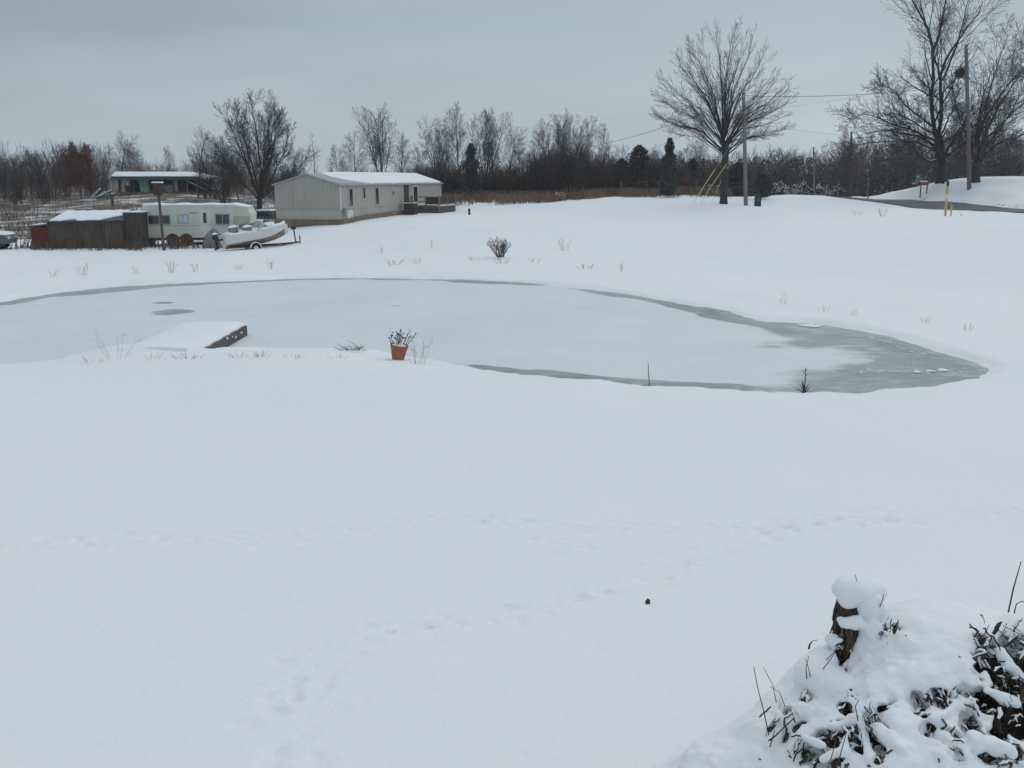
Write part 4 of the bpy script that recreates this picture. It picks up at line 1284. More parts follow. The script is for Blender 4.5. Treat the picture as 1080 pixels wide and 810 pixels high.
BX.scale = (1, 1, .8)
MB().box(.35, 1.15, -.4, .4, -.1, 1.05).build('casing', M['brownwood'], BX)
MB().box(.33, 1.17, -.42, .42, 1.05, 1.13).build('top_panel', M['trimwhite'], BX)
MB().lathe([(.3, 0), (.3, .02), (.1, .03)], 14, (.75, 0, 1.13)).build('fan_guard', M['black'], BX)

q = P(495, 231, 72); q.z = gz(q.x, q.y)
PS = thing('pipe_stub', 'short black pipe standing alone in the snowy field', 'pipe', q)
MB().lathe([(.075, -.2), (.075, .34), (.09, .35), (.09, .43), (.05, .45)], 12).build('pipe', M['black'], PS)
MB().lathe([(.085, .0), (.08, .03), (.03, .06)], 12, (0, 0, .452)).build('snow_cap', M['snow'], PS)

# ------------------------------------------------------------------ fifth-wheel trailer
q = P(214.5, 260, 60); q.z = gz(q.x, q.y)
TR = thing('travel_trailer', 'old cream travel trailer with a raised nose beside the plank shed', 'trailer', q, R(6))
TR.scale = (.92, .95, .92); TR.location.z -= .12
MB().prism([(-3.32, .55), (2.1, .55), (2.1, 1.38), (3.22, 1.42), (3.3, 2.0), (3.05, 2.42), (2.2, 2.52), (-3.25, 2.52), (-3.34, 2.4)], -1.2, 1.2).build('body', M['cream'], TR)
MB().prism([(2.14, 1.36), (3.22, 1.41), (3.26, 1.85), (2.2, 1.9)], -1.206, -1.2).build('nose_panel', M['creamdirty'], TR)
MB().box(-3.33, 2.1, -1.215, -1.2, 1.28, 1.33).build('belt_moulding', M['creamdirty'], TR)
MB().box(-3.3, 2.08, -1.1, 1.1, .38, .549).build('chassis', M['rust'], TR)
rr_ = MB().prism([(-3.36, 2.521), (2.2, 2.521), (3.1, 2.40), (3.1, 2.44), (2.2, 2.58), (-3.36, 2.58)], -1.22, 1.22).build('roof', M['trimwhite'], TR)
sn = MB(); secs = []
for i in range(15):
    x = -3.3 + 6.35 * i / 14
    zt = 2.582 if x < 2.1 else 2.582 - (x - 2.1) * .14
    th = .07 + .03 * math.sin(i * 1.7)
    secs.append([(x, -1.16 + .05 * math.sin(i * 2.3), zt), (x, 1.16, zt), (x, 1.1, zt + th), (x, -1.08, zt + th)])
sn.loft(secs).build('snow_cover', M['snow'], rr_)
for x0, x1, z0, z1, mm in ((-3.0, -1.72, 1.42, 1.92, 'glass'), (1.12, 1.92, 1.40, 1.98, 'glass'), (-1.18, -.62, 1.5, 1.95, 'glassblue')):
    fr = MB()
    for a in ((x0 - .05, x0, z0 - .05, z1 + .05), (x1, x1 + .05, z0 - .05, z1 + .05), (x0, x1, z0 - .05, z0), (x0, x1, z1, z1 + .05), ((x0 + x1) / 2 - .02, (x0 + x1) / 2 + .02, z0, z1)):
        fr.box(a[0], a[1], -1.235, -1.19, a[2], a[3])
    w_ = fr.build('window', M['roofmetal'], TR)
    MB().box(x0, x1, -1.218, -1.195, z0, z1).build('pane', M[mm], w_)
d_ = MB().box(.12, .82, -1.225, -1.2, .62, 2.28).build('door', M['trimwhite'], TR)
MB().box(.34, .54, -1.235, -1.2251, 1.45, 2.1).build('pane', M['glass'], d_)
MB().box(.74, .79, -1.25, -1.2251, 1.3, 1.4).build('handle', M['steel'], d_)
for x in (-1.62, -.78):
    wh = MB()
    wh.prism([(x + .36 * math.cos(t * math.pi / 8), .32 + .36 * math.sin(t * math.pi / 8)) for t in range(16)], -1.19, -.95)
    w_ = wh.build('wheel', M['rubber'], TR)
    MB().prism([(x + .2 * math.cos(t * math.pi / 8), .32 + .2 * math.sin(t * math.pi / 8)) for t in range(16)], -1.21, -1.1901).build('rim', M['brownwood'], w_)
    MB().prism([(x + .44 * math.cos(t * math.pi / 10), .38 + .44 * math.sin(t * math.pi / 10)) for t in range(11)], -1.2035, -1.2).build('wheel_arch', M['rust'], TR)
for y in (-.5, .38): MB().box(2.5, 2.62, y, y + .12, -.1, 1.4).build('landing_leg', M['steel'], TR)
MB().box(-.5, -.05, -1.215, -1.2, 2.05, 2.12).build('awning_bracket', M['steel'], TR)

# ------------------------------------------------------------------ boat on its road trailer, bow to the right and a little away
q = P(272, 264, 55.4); q.z = gz(q.x, q.y)
BT = thing('motor_boat', 'white motor boat with snowy deck parked before the travel trailer', 'boat', q + Vector((0, 0, .04)), R(26))
BT.location.z -= .2; BT.rotation_euler = (0, R(-7), R(28)); BT.scale = (.84, .9, .9)


def hull_sec(x):
    t = (x + 2.1) / 4.3                                         # 0 stern .. 1 bow
    b = .92 * (1 - max(0, (t - .45) / .55) ** 2.2) + .02       # half beam
    keel = .42 + .42 * max(0, (t - .5) / .5) ** 2.2
    sheer = 1.18 + .16 * t * t
    ch = keel + .30 + .12 * t
    return b, keel, ch, sheer


secs = []
for i in range(13):
    x = -2.1 + 4.3 * i / 12
    b, kl, ch, sh = hull_sec(x)
    secs.append([(x, 0, kl), (x, b * .86, ch), (x, b, sh), (x, b * .9, sh + .015), (x, -b * .9, sh + .015), (x, -b, sh), (x, -b * .86, ch)])
hl = MB().loft(secs).build('hull', M['hull'], BT)
secs = []
for i in range(12):
    x = -2.06 + 4.0 * i / 11
    b, kl, ch, sh = hull_sec(x)
    secs.append([(x, 0, kl - .012), (x, b * .86 + .008, ch - .06), (x, b * .86, ch - .03), (x, 0, kl + .1), (x, -b * .86, ch - .03), (x, -b * .86 - .008, ch - .06)])
MB().loft(secs).build('stained_bottom', M['hullbottom'], hl)
secs = []
for i in range(15):
    x = -1.95 + 4.0 * i / 14
    b, kl, ch, sh = hull_sec(x)
    th = .10 + .05 * math.sin(i * 1.9) + (.05 if i > 8 else 0)
    secs.append([(x, b * .9, sh + .016), (x, b * .7, sh + .016 + th), (x, 0, sh + .03 + th * 1.2), (x, -b * .7, sh + .016 + th), (x, -b * .9, sh + .016)])
MB().loft(secs).build('snow_cover', M['snow'], BT, smooth=True)
ws = MB().bar((.0, -.8, 1.3), (.35, -.68, 1.75), .04).bar((.0, .8, 1.3), (.35, .68, 1.75), .04).bar((.35, -.68, 1.75), (.6, 0, 1.76), .04).bar((.35, .68, 1.75), (.6, 0, 1.76), .04).build('windshield_frame', M['steel'], BT)
MB().add([(.02, -.78, 1.32), (.36, -.66, 1.73), (.6, 0, 1.74), (.8, 0, 1.36)], [(0, 1, 2, 3)]).add([(.02, .78, 1.32), (.36, .66, 1.73), (.6, 0, 1.74), (.8, 0, 1.36)], [(0, 3, 2, 1)]).build('glass', M['tealpanel'], ws)
MB().bar((.36, -.66, 1.78), (.6, 0, 1.79), .10, .06).bar((.36, .66, 1.78), (.6, 0, 1.79), .10, .06).build('snow_ridge', M['snow'], ws)
mo = MB().loft([[(-2.42, y, z) for y, z in ((-.15, 1.02), (.15, 1.02), (.15, 1.36), (-.15, 1.36))], [(-2.72, y, z) for y, z in ((-.12, 1.08), (.12, 1.08), (.12, 1.3), (-.12, 1.3))]]).box(-2.60, -2.44, -.05, .05, .55, 1.02).box(-2.47, -2.1, -.12, .12, .95, 1.04).build('outboard_motor', M['black'], BT)
MB().prism([(-2.72, .42), (-2.42, .48), (-2.42, .56), (-2.72, .54)], -.012, .012).build('propeller_guard', M['black'], mo)
MB().lathe([(.17, 0), (.15, .06), (.05, .1)], 10, (-2.55, 0, 1.362)).build('snow_cap', M['snow'], mo)
for x, y, w_, h_ in ((-1.3, .1, .5, .42), (-.5, -.25, .45, .34), (1.0, .1, .6, .3), (.9, -.3, .3, .22)):
    z_ = 1.2
    cl = MB().box(x - w_ / 2, x + w_ / 2, y - .25, y + .25, z_, z_ + h_).build('deck_box', M['tarp'], BT)
    MB().loft([[(x - w_ / 2 - .04, y - .28, z_ + h_), (x + w_ / 2 + .04, y - .28, z_ + h_), (x + w_ / 2 + .04, y + .28, z_ + h_), (x - w_ / 2 - .04, y + .28, z_ + h_)], [(x - w_ / 4, y - .14, z_ + h_ + .12), (x + w_ / 4, y - .14, z_ + h_ + .12), (x + w_ / 4, y + .14, z_ + h_ + .12), (x - w_ / 4, y + .14, z_ + h_ + .12)]]).build('snow_cap', M['snow'], cl)
# road trailer under the boat
BR = thing('boat_trailer', 'low rusty road trailer carrying the white motor boat', 'boat trailer', q, R(28))
BR.scale = (.84, .9, .9); BR.location.z -= .2
MB().bar((-1.9, -.62, .34), (1.4, -.62, .40), .08).bar((-1.9, .62, .34), (1.4, .62, .40), .08).bar((1.4, -.62, .40), (2.5, 0, .5), .08).bar((1.4, .62, .40), (2.5, 0, .5), .08).bar((2.4, 0, .5), (2.75, 0, .52), .09).bar((-1.6, -.62, .34), (-1.6, .62, .34), .07).bar((.6, -.62, .38), (.6, .62, .38), .07).build('frame', M['rust'], BR)
for y in (-.86, .86):
    w_ = MB().add([], []).prism([(-.35 + .29 * math.cos(t * math.pi / 8), .27 + .29 * math.sin(t * math.pi / 8)) for t in range(16)], y - .09, y + .09).build('wheel', M['rubber'], BR)
    MB().prism([(-.35 + .16 * math.cos(t * math.pi / 8), .27 + .16 * math.sin(t * math.pi / 8)) for t in range(16)], y - .1, y + .1).build('rim', M['trimwhite'], w_)
MB().prism([(-.35 + .36 * math.cos(t * math.pi / 8), .3 + .36 * math.sin(t * math.pi / 8)) for t in range(9)] + [(-.35 + .32 * math.cos(t * math.pi / 8), .3 + .32 * math.sin(t * math.pi / 8)) for t in range(8, -1, -1)], -.98, -.74).build('fender', M['snow'], BR)
MB().bar((2.55, 0, .5), (2.4, 0, 1.45), .07).box(2.28, 2.55, -.1, .1, 1.3, 1.5).build('winch_post', M['black'], BR)
MB().tube([(2.85, .1, .9), (2.85, .1, -.05)], .04, 8).box(2.72, 2.98, 0, .2, -.06, .0).build('jack', M['black'], BR)

# grey tarp over a pile behind the boat's stern
q = P(226, 256, 57.4); q.z = gz(q.x, q.y)
rn_ = random.Random(4); prof = []
v, f = [], []
k_ = 14
for i, (r_, z_) in enumerate(((.72, -.1), (.62, .3), (.42, .65), (.2, .95), (.03, 1.08))):
    for j in range(k_):
        t = 6.283 * j / k_; w_ = 1 + .16 * math.sin(5 * t + i) + rn_.uniform(-.05, .05)
        v.append((r_ * w_ * math.cos(t), r_ * w_ * .8 * math.sin(t), z_))
for i in range(4):
    for j in range(k_): f.append((i * k_ + j, i * k_ + (j + 1) % k_, (i + 1) * k_ + (j + 1) % k_, (i + 1) * k_ + j))
f.append(tuple(4 * k_ + j for j in range(k_)))
tag(MB().add(v, f).build('tarp', M['tarp'], None, q), 'peaked grey tarp covering a pile between trailer and boat stern', 'tarp')
# dark box with snow behind the boat bow
q = P(281, 232, 78); q.z = gz(q.x, q.y)
CR = thing('truck_topper', 'dark boxy pickup cap with snow on top beside the gable end', 'pickup cap', q)
CR.location.z = P(281, 229, 78).z
MB().prism([(-.72, 0), (.72, 0), (.62, .5), (-.55, .5)], -1.1, .9).build('shell', M['carpaint'], CR)
MB().prism([(-.56, .502), (.62, .502), (.5, .6), (-.45, .6)], -1.05, .86).build('snow_cover', M['snow'], CR)
MB().box(-.45, .45, -1.115, -1.1, .1, .4).build('side_window', M['glass'], CR)
MB().box(-.9, .9, -1.2, 1.0, -.45 - .4, -.01).build('support', M['rust'], CR)

# ------------------------------------------------------------------ plank shed
q = P(100, 265, 58); q.z = gz(q.x, q.y)
SD = thing('plank_shed', 'old plank shed with a red end and patchy snow on its roof', 'shed', q, R(4))
SD.scale = (1, 1, .88)
MB().box(-2.02, 2.05, -1.3, 1.6, -.3, 1.68).build('wall', M['plank'], SD)
MB().box(2.051, 2.98, -1.1, 1.6, -.3, 2.18).build('end_section', M['plankdark'], SD)
MB().box(-2.98, -2.021, -1.25, 1.4, -.3, 1.35).build('red_wall', M['redwall'], SD)
MB().box(.2, 1.02, -1.33, -1.301, -.1, 1.5).build('door', M['plankdark'], SD)
rf = MB().add([(-2.15, -1.55, 1.62), (2.2, -1.55, 1.72), (2.05, 1.7, 2.26), (-2.0, 1.7, 2.14), (-2.15, -1.55, 1.70), (2.2, -1.55, 1.80), (2.05, 1.7, 2.34), (-2.0, 1.7, 2.22)], [(3, 2, 1, 0), (4, 5, 6, 7), (0, 1, 5, 4), (1, 2, 6, 5), (2, 3, 7, 6), (3, 0, 4, 7)]).build('roof', M['greenroof'], SD)


def roof_z(x, y): return 1.70 + (x + 2.15) / 4.35 * .10 + (y + 1.55) / 3.25 * .53


secs = []
for i in range(13):
    x = -1.85 + 3.6 * i / 12
    ya = -1.42 + .10 * math.sin(i * 1.9) + (.35 if i in (3, 4) else 0) + max(0, i - 9) * .45; yb = 1.45 + .1 * math.sin(i * 2.7)
    secs.append([(x, ya, roof_z(x, ya) + .004), (x, yb, roof_z(x, yb) + .004), (x, yb - .1, roof_z(x, yb) + .07), (x, ya + .08, roof_z(x, ya) + .08)])
MB().loft(secs).build('snow_cover', M['snow'], rf)
MB().box(2.04, 3.05, -1.18, 1.65, 2.181, 2.23).build('top_board', M['greenroof'], SD)
MB().box(2.06, 3.02, -1.1, 1.6, 2.231, 2.29).build('snow_strip', M['snow'], SD)
MB().add([(-3.1, -1.4, 1.36), (-1.95, -1.4, 1.5), (-1.95, 1.5, 1.6), (-3.1, 1.5, 1.46), (-3.1, -1.4, 1.42), (-1.95, -1.4, 1.56), (-1.95, 1.5, 1.66), (-3.1, 1.5, 1.52)], [(3, 2, 1, 0), (4, 5, 6, 7), (0, 1, 5, 4), (1, 2, 6, 5), (2, 3, 7, 6), (3, 0, 4, 7)]).build('side_roof', M['greenroof'], SD)
MB().add([(-3.0, -1.1, 1.435), (-2.2, -1.2, 1.53), (-2.1, 1.3, 1.63), (-2.9, 1.3, 1.54), (-2.9, -1.0, 1.50), (-2.3, -1.1, 1.60), (-2.2, 1.2, 1.69), (-2.8, 1.2, 1.6)], [(3, 2, 1, 0), (4, 5, 6, 7), (0, 1, 5, 4), (1, 2, 6, 5), (2, 3, 7, 6), (3, 0, 4, 7)]).build('side_snow', M['snow'], SD)

# leaning post with a dark box in front of the trailer
q = P(173, 264, 55.5); q.z = gz(q.x, q.y)
top = P(166, 192, 55.5) - q
PB = thing('box_post', 'thin dark leaning pole with a box on top before the travel trailer', 'pole', q)
MB().tube([(0, 0, -.3), top * .5, top * .97], [.085, .075, .065], 8).build('post', M['pole_dark'], PB)
MB().box(top.x - .2, top.x + .2, -.18, .18, top.z - .72, top.z - .05).build('box', M['brownwood'], PB)
MB().prism([(top.x - .27, top.z - .045), (top.x + .27, top.z - .045), (top.x + .2, top.z + .02), (top.x - .2, top.z + .02)], -.24, .24).build('snow_cap', M['snow'], PB)

# ------------------------------------------------------------------ ruined house on the hillside
q = P(174, 206, 110); q.z = gz(q.x, q.y)
RH = thing('ruined_house', 'ruined open-sided house with a flat snowy roof on the hillside', 'house', q, R(5))
zf = P(174, 189, 110).z - q.z; zt = P(174, 181, 110).z - q.z
MB().box(-5.0, 4.6, -.3, 5.6, -.4, .12).build('floor', M['dirt'], RH)
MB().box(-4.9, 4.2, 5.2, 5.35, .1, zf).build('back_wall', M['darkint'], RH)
rf = MB().prism([(-5.4, zf + .1), (-4.9, zf - .05), (4.2, zf - .1), (4.7, zf - .12), (3.6, zf + .3), (-5.0, zf + .3)], -.9, 5.8).build('roof', M['greenroof'], RH)
secs = []
for i in range(14):
    x = -5.2 + 9.7 * i / 13
    e = max(0, i - 10) * .14
    secs.append([(x, -.85 + .05 * math.sin(i * 2), zf + .31 - max(0, (x - 3.6)) * .38), (x, 5.7, zf + .31), (x, 5.5, zt - .02 - e), (x, .6, zt - e), (x, -.6, zf + .42 + .04 * math.sin(i * 1.3) - max(0, (x - 3.6)) * .38)])
MB().loft(secs).build('snow_cover', M['snow'], rf)
for x in (-4.7, -3.2, -1.6, -.2, .9, 2.4, 3.4):
    MB().box(x - .09, x + .09, -.1, .1, -.2, zf - .02).build('post', M['plankdark'] if x < -2 else M['pole'], RH)
for x0, x1, z0, z1, m_ in ((-2.6, -1.75, .1, zf - .1, 'tealpanel'), (-.1, .8, .1, zf * .6, 'tealpanel'), (1.05, 1.35, .1, zf - .1, 'trimwhite'), (-4.1, -3.4, .1, zf * .55, 'plankdark'), (1.6, 2.2, .1, zf - .1, 'plankdark')):
    MB().prism([(x0, z0), (x1, z0), (x1 - .05, z1), (x0 - .15, z1)], .3, .42).build('wall_panel', M[m_], RH)
for a, b in (((3.5, -.5, zf), (5.6, -.7, .1)), ((3.2, 1.2, zf), (5.4, .9, .1)), ((2.6, -.6, zf * .8), (4.6, -.7, .15)), ((3.6, 2.5, zf), (5.3, 2.4, .2))):
    r_ = MB().bar(a, b, .16).build('rafter', M['brownwood'], RH)
    off = Vector((0, 0, .11))
    MB().bar(Vector(a) + off, Vector(b) + off, .13, .06).build('snow_ridge', M['snow'], r_)
# snowy junk heap by the ruin
q = P(108, 208, 106); q.z = gz(q.x, q.y)
JH = thing('junk_heap', 'snow-dusted heap of broken pale boards left of the ruined house', 'junk pile', q)
rj = random.Random(8)
for i in range(7):
    a = Vector((rj.uniform(-1.3, .2), rj.uniform(-.6, .6), .1)); b = a + Vector((rj.uniform(.8, 1.7), rj.uniform(-.4, .4), rj.uniform(.3, 1.0)))
    bd = MB().bar(a, b, .34, .06).build('board', M['tealpanel'] if i % 2 else M['brownwood'], JH)
    MB().bar(a + Vector((0, 0, .06)), b + Vector((0, 0, .06)), .3, .05).build('snow_ridge', M['snow'], bd)
q = P(119, 219, 97); q.z = gz(q.x, q.y)
FP = thing('fence_post', 'short dark post below the junk heap on the hillside', 'post', q)
MB().tube([(0, 0, -.2), (.02, 0, 1.15)], [.11, .09], 8).build('post', M['pole_dark'], FP)
MB().lathe([(.10, 0), (.09, .06), (.03, .1)], 10, (.02, 0, 1.152)).build('snow_cap', M['snow'], FP)

# ------------------------------------------------------------------ snow-covered car at the left edge
q = P(-28, 267, 55.5); q.z = gz(q.x, q.y)
CA = thing('parked_car', 'dark parked car under snow at the left edge by the weeds', 'car', q, R(8))
MB().prism([(-2.1, .35), (2.05, .35), (2.12, .6), (2.0, .82), (1.0, .92), (-1.6, .95), (-2.15, .85)], -.85, .85).build('body', M['carpaint'], CA)
cb = MB().loft([[(-1.5, y, .93) if k == 0 else (-1.0, y * .82, 1.42) for k in (0,) for y in ()] or [(-1.55, -.8, .93), (.95, -.8, .93), (.95, .8, .93), (-1.55, .8, .93)], [(-1.05, -.62, 1.42), (.3, -.62, 1.42), (.3, .62, 1.42), (-1.05, .62, 1.42)]]).build('cabin', M['glass'], CA)
MB().loft([[(-1.1, -.66, 1.40), (.36, -.66, 1.40), (.36, .66, 1.40), (-1.1, .66, 1.40)], [(-.95, -.5, 1.53), (.2, -.5, 1.53), (.2, .5, 1.53), (-.95, .5, 1.53)]]).loft([[(.98, -.8, .90), (2.02, -.76, .82), (2.02, .76, .82), (.98, .8, .90)], [(1.05, -.66, 1.02), (1.9, -.6, .95), (1.9, .6, .95), (1.05, .66, 1.02)]]).build('snow_cover', M['snow'], CA)
for x in (-1.3, 1.35):
    for y in (-.76, .76):
        w_ = MB().prism([(x + .31 * math.cos(t * math.pi / 8), .3 + .31 * math.sin(t * math.pi / 8)) for t in range(16)], y - .1, y + .1).build('wheel', M['rubber'], CA)
        MB().prism([(x + .17 * math.cos(t * math.pi / 8), .3 + .17 * math.sin(t * math.pi / 8)) for t in range(16)], y - .11, y + .11).build('rim', M['steel'], w_)
for y in (-.6, .6):
    MB().box(2.08, 2.13, y - .14, y + .14, .6, .74).build('headlight', M['trimwhite'], CA)

# ------------------------------------------------------------------ poles, wires, roadside
def upole(px, top, base, D, r0, matn, label, lean=0.0, arm=False):
    q = P(px, base, D); q.z = gz(q.x, q.y)
    t = P(px + lean, top, D) - q
    e = thing('utility_pole', label, 'utility pole', q)
    MB().tube([(0, 0, -.3), t * .5, t], [r0, r0 * .88, r0 * .74], 10).build('pole', M[matn], e)
    MB().tube([t + Vector((0, 0, -.28)), t + Vector((0, -r0 - .1, -.28))], .04, 6).build('insulator', M['trimwhite'], e)
    MB().box(t.x * .4 - .05, t.x * .4 + .05, -r0 - .07, -r0 + .03, t.z * .62, t.z * .66).build('bracket', M['steel'], e)
    return e, q + t


pA, tA = upole(787, 97, 217, 74, .15, 'pole', 'grey utility pole beside the big fan-shaped maple', lean=-3)
pB, tB = upole(1023, 47, 196, 82, .17, 'pole_brown', 'tall brown utility pole on the rise across the road', lean=-4)
pC, tC = upole(859, 155, 209, 94, .09, 'pole', 'thin pale pole in the snowy brush past the green pedestal', lean=-1)
pD, tD = upole(897, 139, 208, 106, .13, 'pole_dark', 'dark far pole at the spot where the road disappears', lean=1)
pE, tE = upole(916, 176, 206, 98, .06, 'pole', 'short thin marker pole on the far road verge', lean=-1)
pE['category'] = 'pole'
MB().box(-.14, .14, -.3, -.2, 2.6, 3.2).build('sleeve', M['rust'], pB)


def wire(a, b, sag, label, r=.018):
    pts = []
    for i in range(25):
        t = i / 24
        p = a.lerp(b, t); p.z -= sag * 4 * t * (1 - t); pts.append(p)
    tag(MB().tube(pts, r, 5).build('power_line', M['wire'], None), label, 'power line')


wire(tA + Vector((0, 0, -.25)), tB + Vector((0, 0, -3.0)), .35, 'thickest wire running from the grey pole to the pole across the road', .016)
wire(tA + Vector((0, 0, -1.9)), tD + Vector((0, 0, -.4)), .2, 'faint wire from the grey pole to the far dark pole', .009)
fw = P(585, 158, 150)
wire(tA + Vector((0, 0, -.35)), fw, .9, 'long wire dropping from the grey pole toward the middle treeline', .017)
wire(tA + Vector((0, 0, -1.2)), P(560, 190, 150), 1.0, 'lower wire passing behind the maple toward the treeline', .010)
wire(tB + Vector((0, 0, -2.2)), P(800, 60 + 55, 160), .5, 'high thin wire running off behind the maple crown', .009)

# three guy wires with yellow guards
for k, (px, py, D, h, lab) in enumerate(((730, 218, 75.0, .72, 'guy wire with yellow guard, outermost of three by the maple'), (738, 214, 76.5, .60, 'guy wire with yellow guard, middle of three by the maple'), (750, 212, 77.5, .66, 'guy wire with yellow guard, closest of three to the maple trunk'))):
    g0 = P(px, py, D); g0.z = gz(g0.x, g0.y)
    tp = tA * h + (pA.location * (1 - h))
    e = thing('guy_wire', lab, 'guy wire', g0, 0, 'guy wires of the grey pole')
    d = tp - g0
    MB().tube([(0, 0, -.1), d], .012, 5).build('wire', M['steel'], e)
    dn = d.normalized()
    MB().tube([dn * (.75 + .1 * k), dn * (2.9 + .35 * ((k * 2) % 3))], .034, 7).build('guard', M['yellow_pale'], e)

q = P(799, 217, 72); q.z = gz(q.x, q.y)
UP = thing('utility_pedestal', 'dark green utility pedestal standing right of the grey pole', 'utility box', q)
MB().box(-.2, .2, -.18, .18, -.2, .78).build('body', M['greenbox'], UP)
MB().prism([(-.23, .782), (.23, .782), (.18, .9), (-.18, .9)], -.21, .21).build('cap', M['greenbox'], UP)
MB().box(-.03, .03, -.2, -.181, .35, .5).build('latch', M['steel'], UP)

# rail fence
q = P(700, 206, 90); q.z = gz(q.x, q.y)
FN = thing('rail_fence', 'dark weathered two-rail fence standing behind the dry weeds', 'fence', q)
xs = [P(655, 206, 90).x - q.x + 2.2 * i for i in range(6)]
zs = [gz(q.x + x, 90) - q.z for x in xs]
for x, z in zip(xs, zs): MB().box(x - .07, x + .07, -.07, .07, z - .2, z + 1.35).build('post', M['pole_dark'], FN)
for h in (.72, 1.2):
    for i in range(5): MB().bar((xs[i], .09, zs[i] + h), (xs[i + 1], .09, zs[i + 1] + h), .05, .10).build('rail', M['bark_dark'], FN)
q = P(770, 206, 90); q.z = gz(q.x, q.y)
FN = thing('rail_fence', 'low black-stained rail fence between maple trunk and utility pole', 'fence', q)
xs = [-.6, 1.2, 3.0]; zs = [gz(q.x + x, 90) - q.z for x in xs]
for x, z in zip(xs, zs): MB().box(x - .07, x + .07, -.07, .07, z - .2, z + .95).build('post', M['black'], FN)
for h in (.5, .85):
    for i in range(2): MB().bar((xs[i], .09, zs[i] + h), (xs[i + 1], .09, zs[i + 1] + h), .05, .16).build('rail', M['black'], FN)

def ground_at(px, py, d0, d1):
    D = d0
    while D < d1:
        p = P(px, py, D)
        if gz(p.x, p.y) >= p.z: break
        D += .25
    p = P(px, py, D); p.z = gz(p.x, p.y)
    return p


# mailbox
q = ground_at(973, 206.5, 78, 100)
MX = thing('mailbox', 'red roadside mailbox with a dark end on two posts across the road', 'mailbox', q, R(-6))
arch = [(-.15, .92), (.15, .92), (.15, 1.08)] + [(.15 * math.cos(a * math.pi / 8), 1.08 + .15 * math.sin(a * math.pi / 8)) for a in range(1, 9)]
MB().prism_x(arch, -.34, .36).build('box', M['orange'], MX)
MB().prism_x([(y * .98, 1.0 + (z - 1.0) * .97) for y, z in arch], -.37, -.3401).build('door', M['black'], MX)
for x in (-.2, .32): MB().box(x - .04, x + .04, -.04, .04, -.2, .9).build('post', M['pole_dark'], MX)
MB().box(-.42, .42, -.1, .1, .88, .918).build('shelf', M['pole_dark'], MX)
MB().box(.36, .40, -.1, .1, .95, 1.15).build('back_plate', M['red'], MX)
MB().prism_x([(-.13, 1.17), (.13, 1.17), (.08, 1.27), (-.08, 1.27)], -.3, .3).build('snow_cap', M['snow'], MX)

# yellow vent pipe with a black hook
q = P(997, 226, 52); q.z = gz(q.x, q.y)
VP = thing('vent_pipe', 'yellow pipeline vent pipe with a black hooked top near the road', 'vent pipe', q)
MB().tube([(0, 0, -.2), (0, 0, 1.52)], .055, 12).build('pipe', M['yellow'], VP)
hk = [(0, 0, 1.5), (0, 0, 1.66)] + [(-.13 + .13 * math.cos(a), 0, 1.66 + .13 * math.sin(a)) for a in [math.pi * i / 7 for i in range(1, 8)]] + [(-.26, 0, 1.6)]
MB().tube(hk, .06, 12).build('hook', M['black'], VP)
MB().box(-.07, .07, -.065, -.056, .85, 1.1).build('plate', M['trimwhite'], VP)
q = P(1003, 226, 51.6); q.z = gz(q.x, q.y)
YS = thing('marker_stake', 'short yellow stake next to the yellow vent pipe', 'stake', q)
MB().box(-.03, .03, -.02, .02, -.2, .55).build('stake', M['yellow_pale'], YS)
MB().box(-.2, .03, -.025, -.0205, .28, .33).build('cross_strip', M['yellow_pale'], YS)

# leaf nest in the old tree
q = P(1014, 77, 88.5)
rr = np.random.default_rng(9); n = 420
c = rr.normal(0, .22, (n, 3)); a = rr.normal(0, 1, (n, 3)); a /= np.linalg.norm(a, axis=1, keepdims=True)
b = np.cross(a, rr.normal(0, 1, (n, 3))); b /= np.linalg.norm(b, axis=1, keepdims=True)
V = np.stack([c - a * .13, c - b * .06, c + a * .13, c + b * .06], 1).reshape(-1, 3)
tag(link('squirrel_nest', mesh_np('squirrel_nest', V, np.arange(n * 4).reshape(-1, 4), smooth=False), M['nest'], None, q), 'dark leafy squirrel nest high in the old tree by the brown pole', 'nest')


# snow-laden brush by the road
def snowy_shrub(px, base, D, width, H, label, seed, snow_n=90):
    q = P(px, base, D); q.z = gz(q.x, q.y)
    r_ = random.Random(seed); tubes = []; tips = []
    Wd = width * D / F / 2
    lev = [lv(4, 4, .1, .1), lv(5, 3, .14, .2, 7, .15, (25, 60), .5, .6), lv(3, 3, .16, .1, 4, .2, (25, 60), .6, .7), lv(3, 3, .18, .0)]
    g = Grower(seed, lev, .012)
    for k in range(13):
        az = k * 2.4; an = R(r_.uniform(10, 65))
        g.limb((r_.uniform(-.6, .6) * Wd, r_.uniform(-.4, .4), -.1), (math.sin(an) * math.cos(az), math.sin(an) * math.sin(az), math.cos(an)), H * r_.uniform(.7, 1.15), .03, 1)
    tb = sum(g.out, [])
    e = thing('snowy_shrub', label, 'shrub', q, 0, 'snow-laden brush by the road')
    link('branches', tubes_mesh('branches', tb), M['twig'], e)
    ss = []
    for pts, rad, k in tb:
        if r_.random() < .16:
            p2 = pts.copy(); p2[:, 2] += .03
            ss.append((p2, np.full(len(pts), .026) * r_.uniform(.6, 1.5), 4))
    kind(link('branch_snow', tubes_mesh('branch_snow', ss), M['snow'], e), 'stuff')


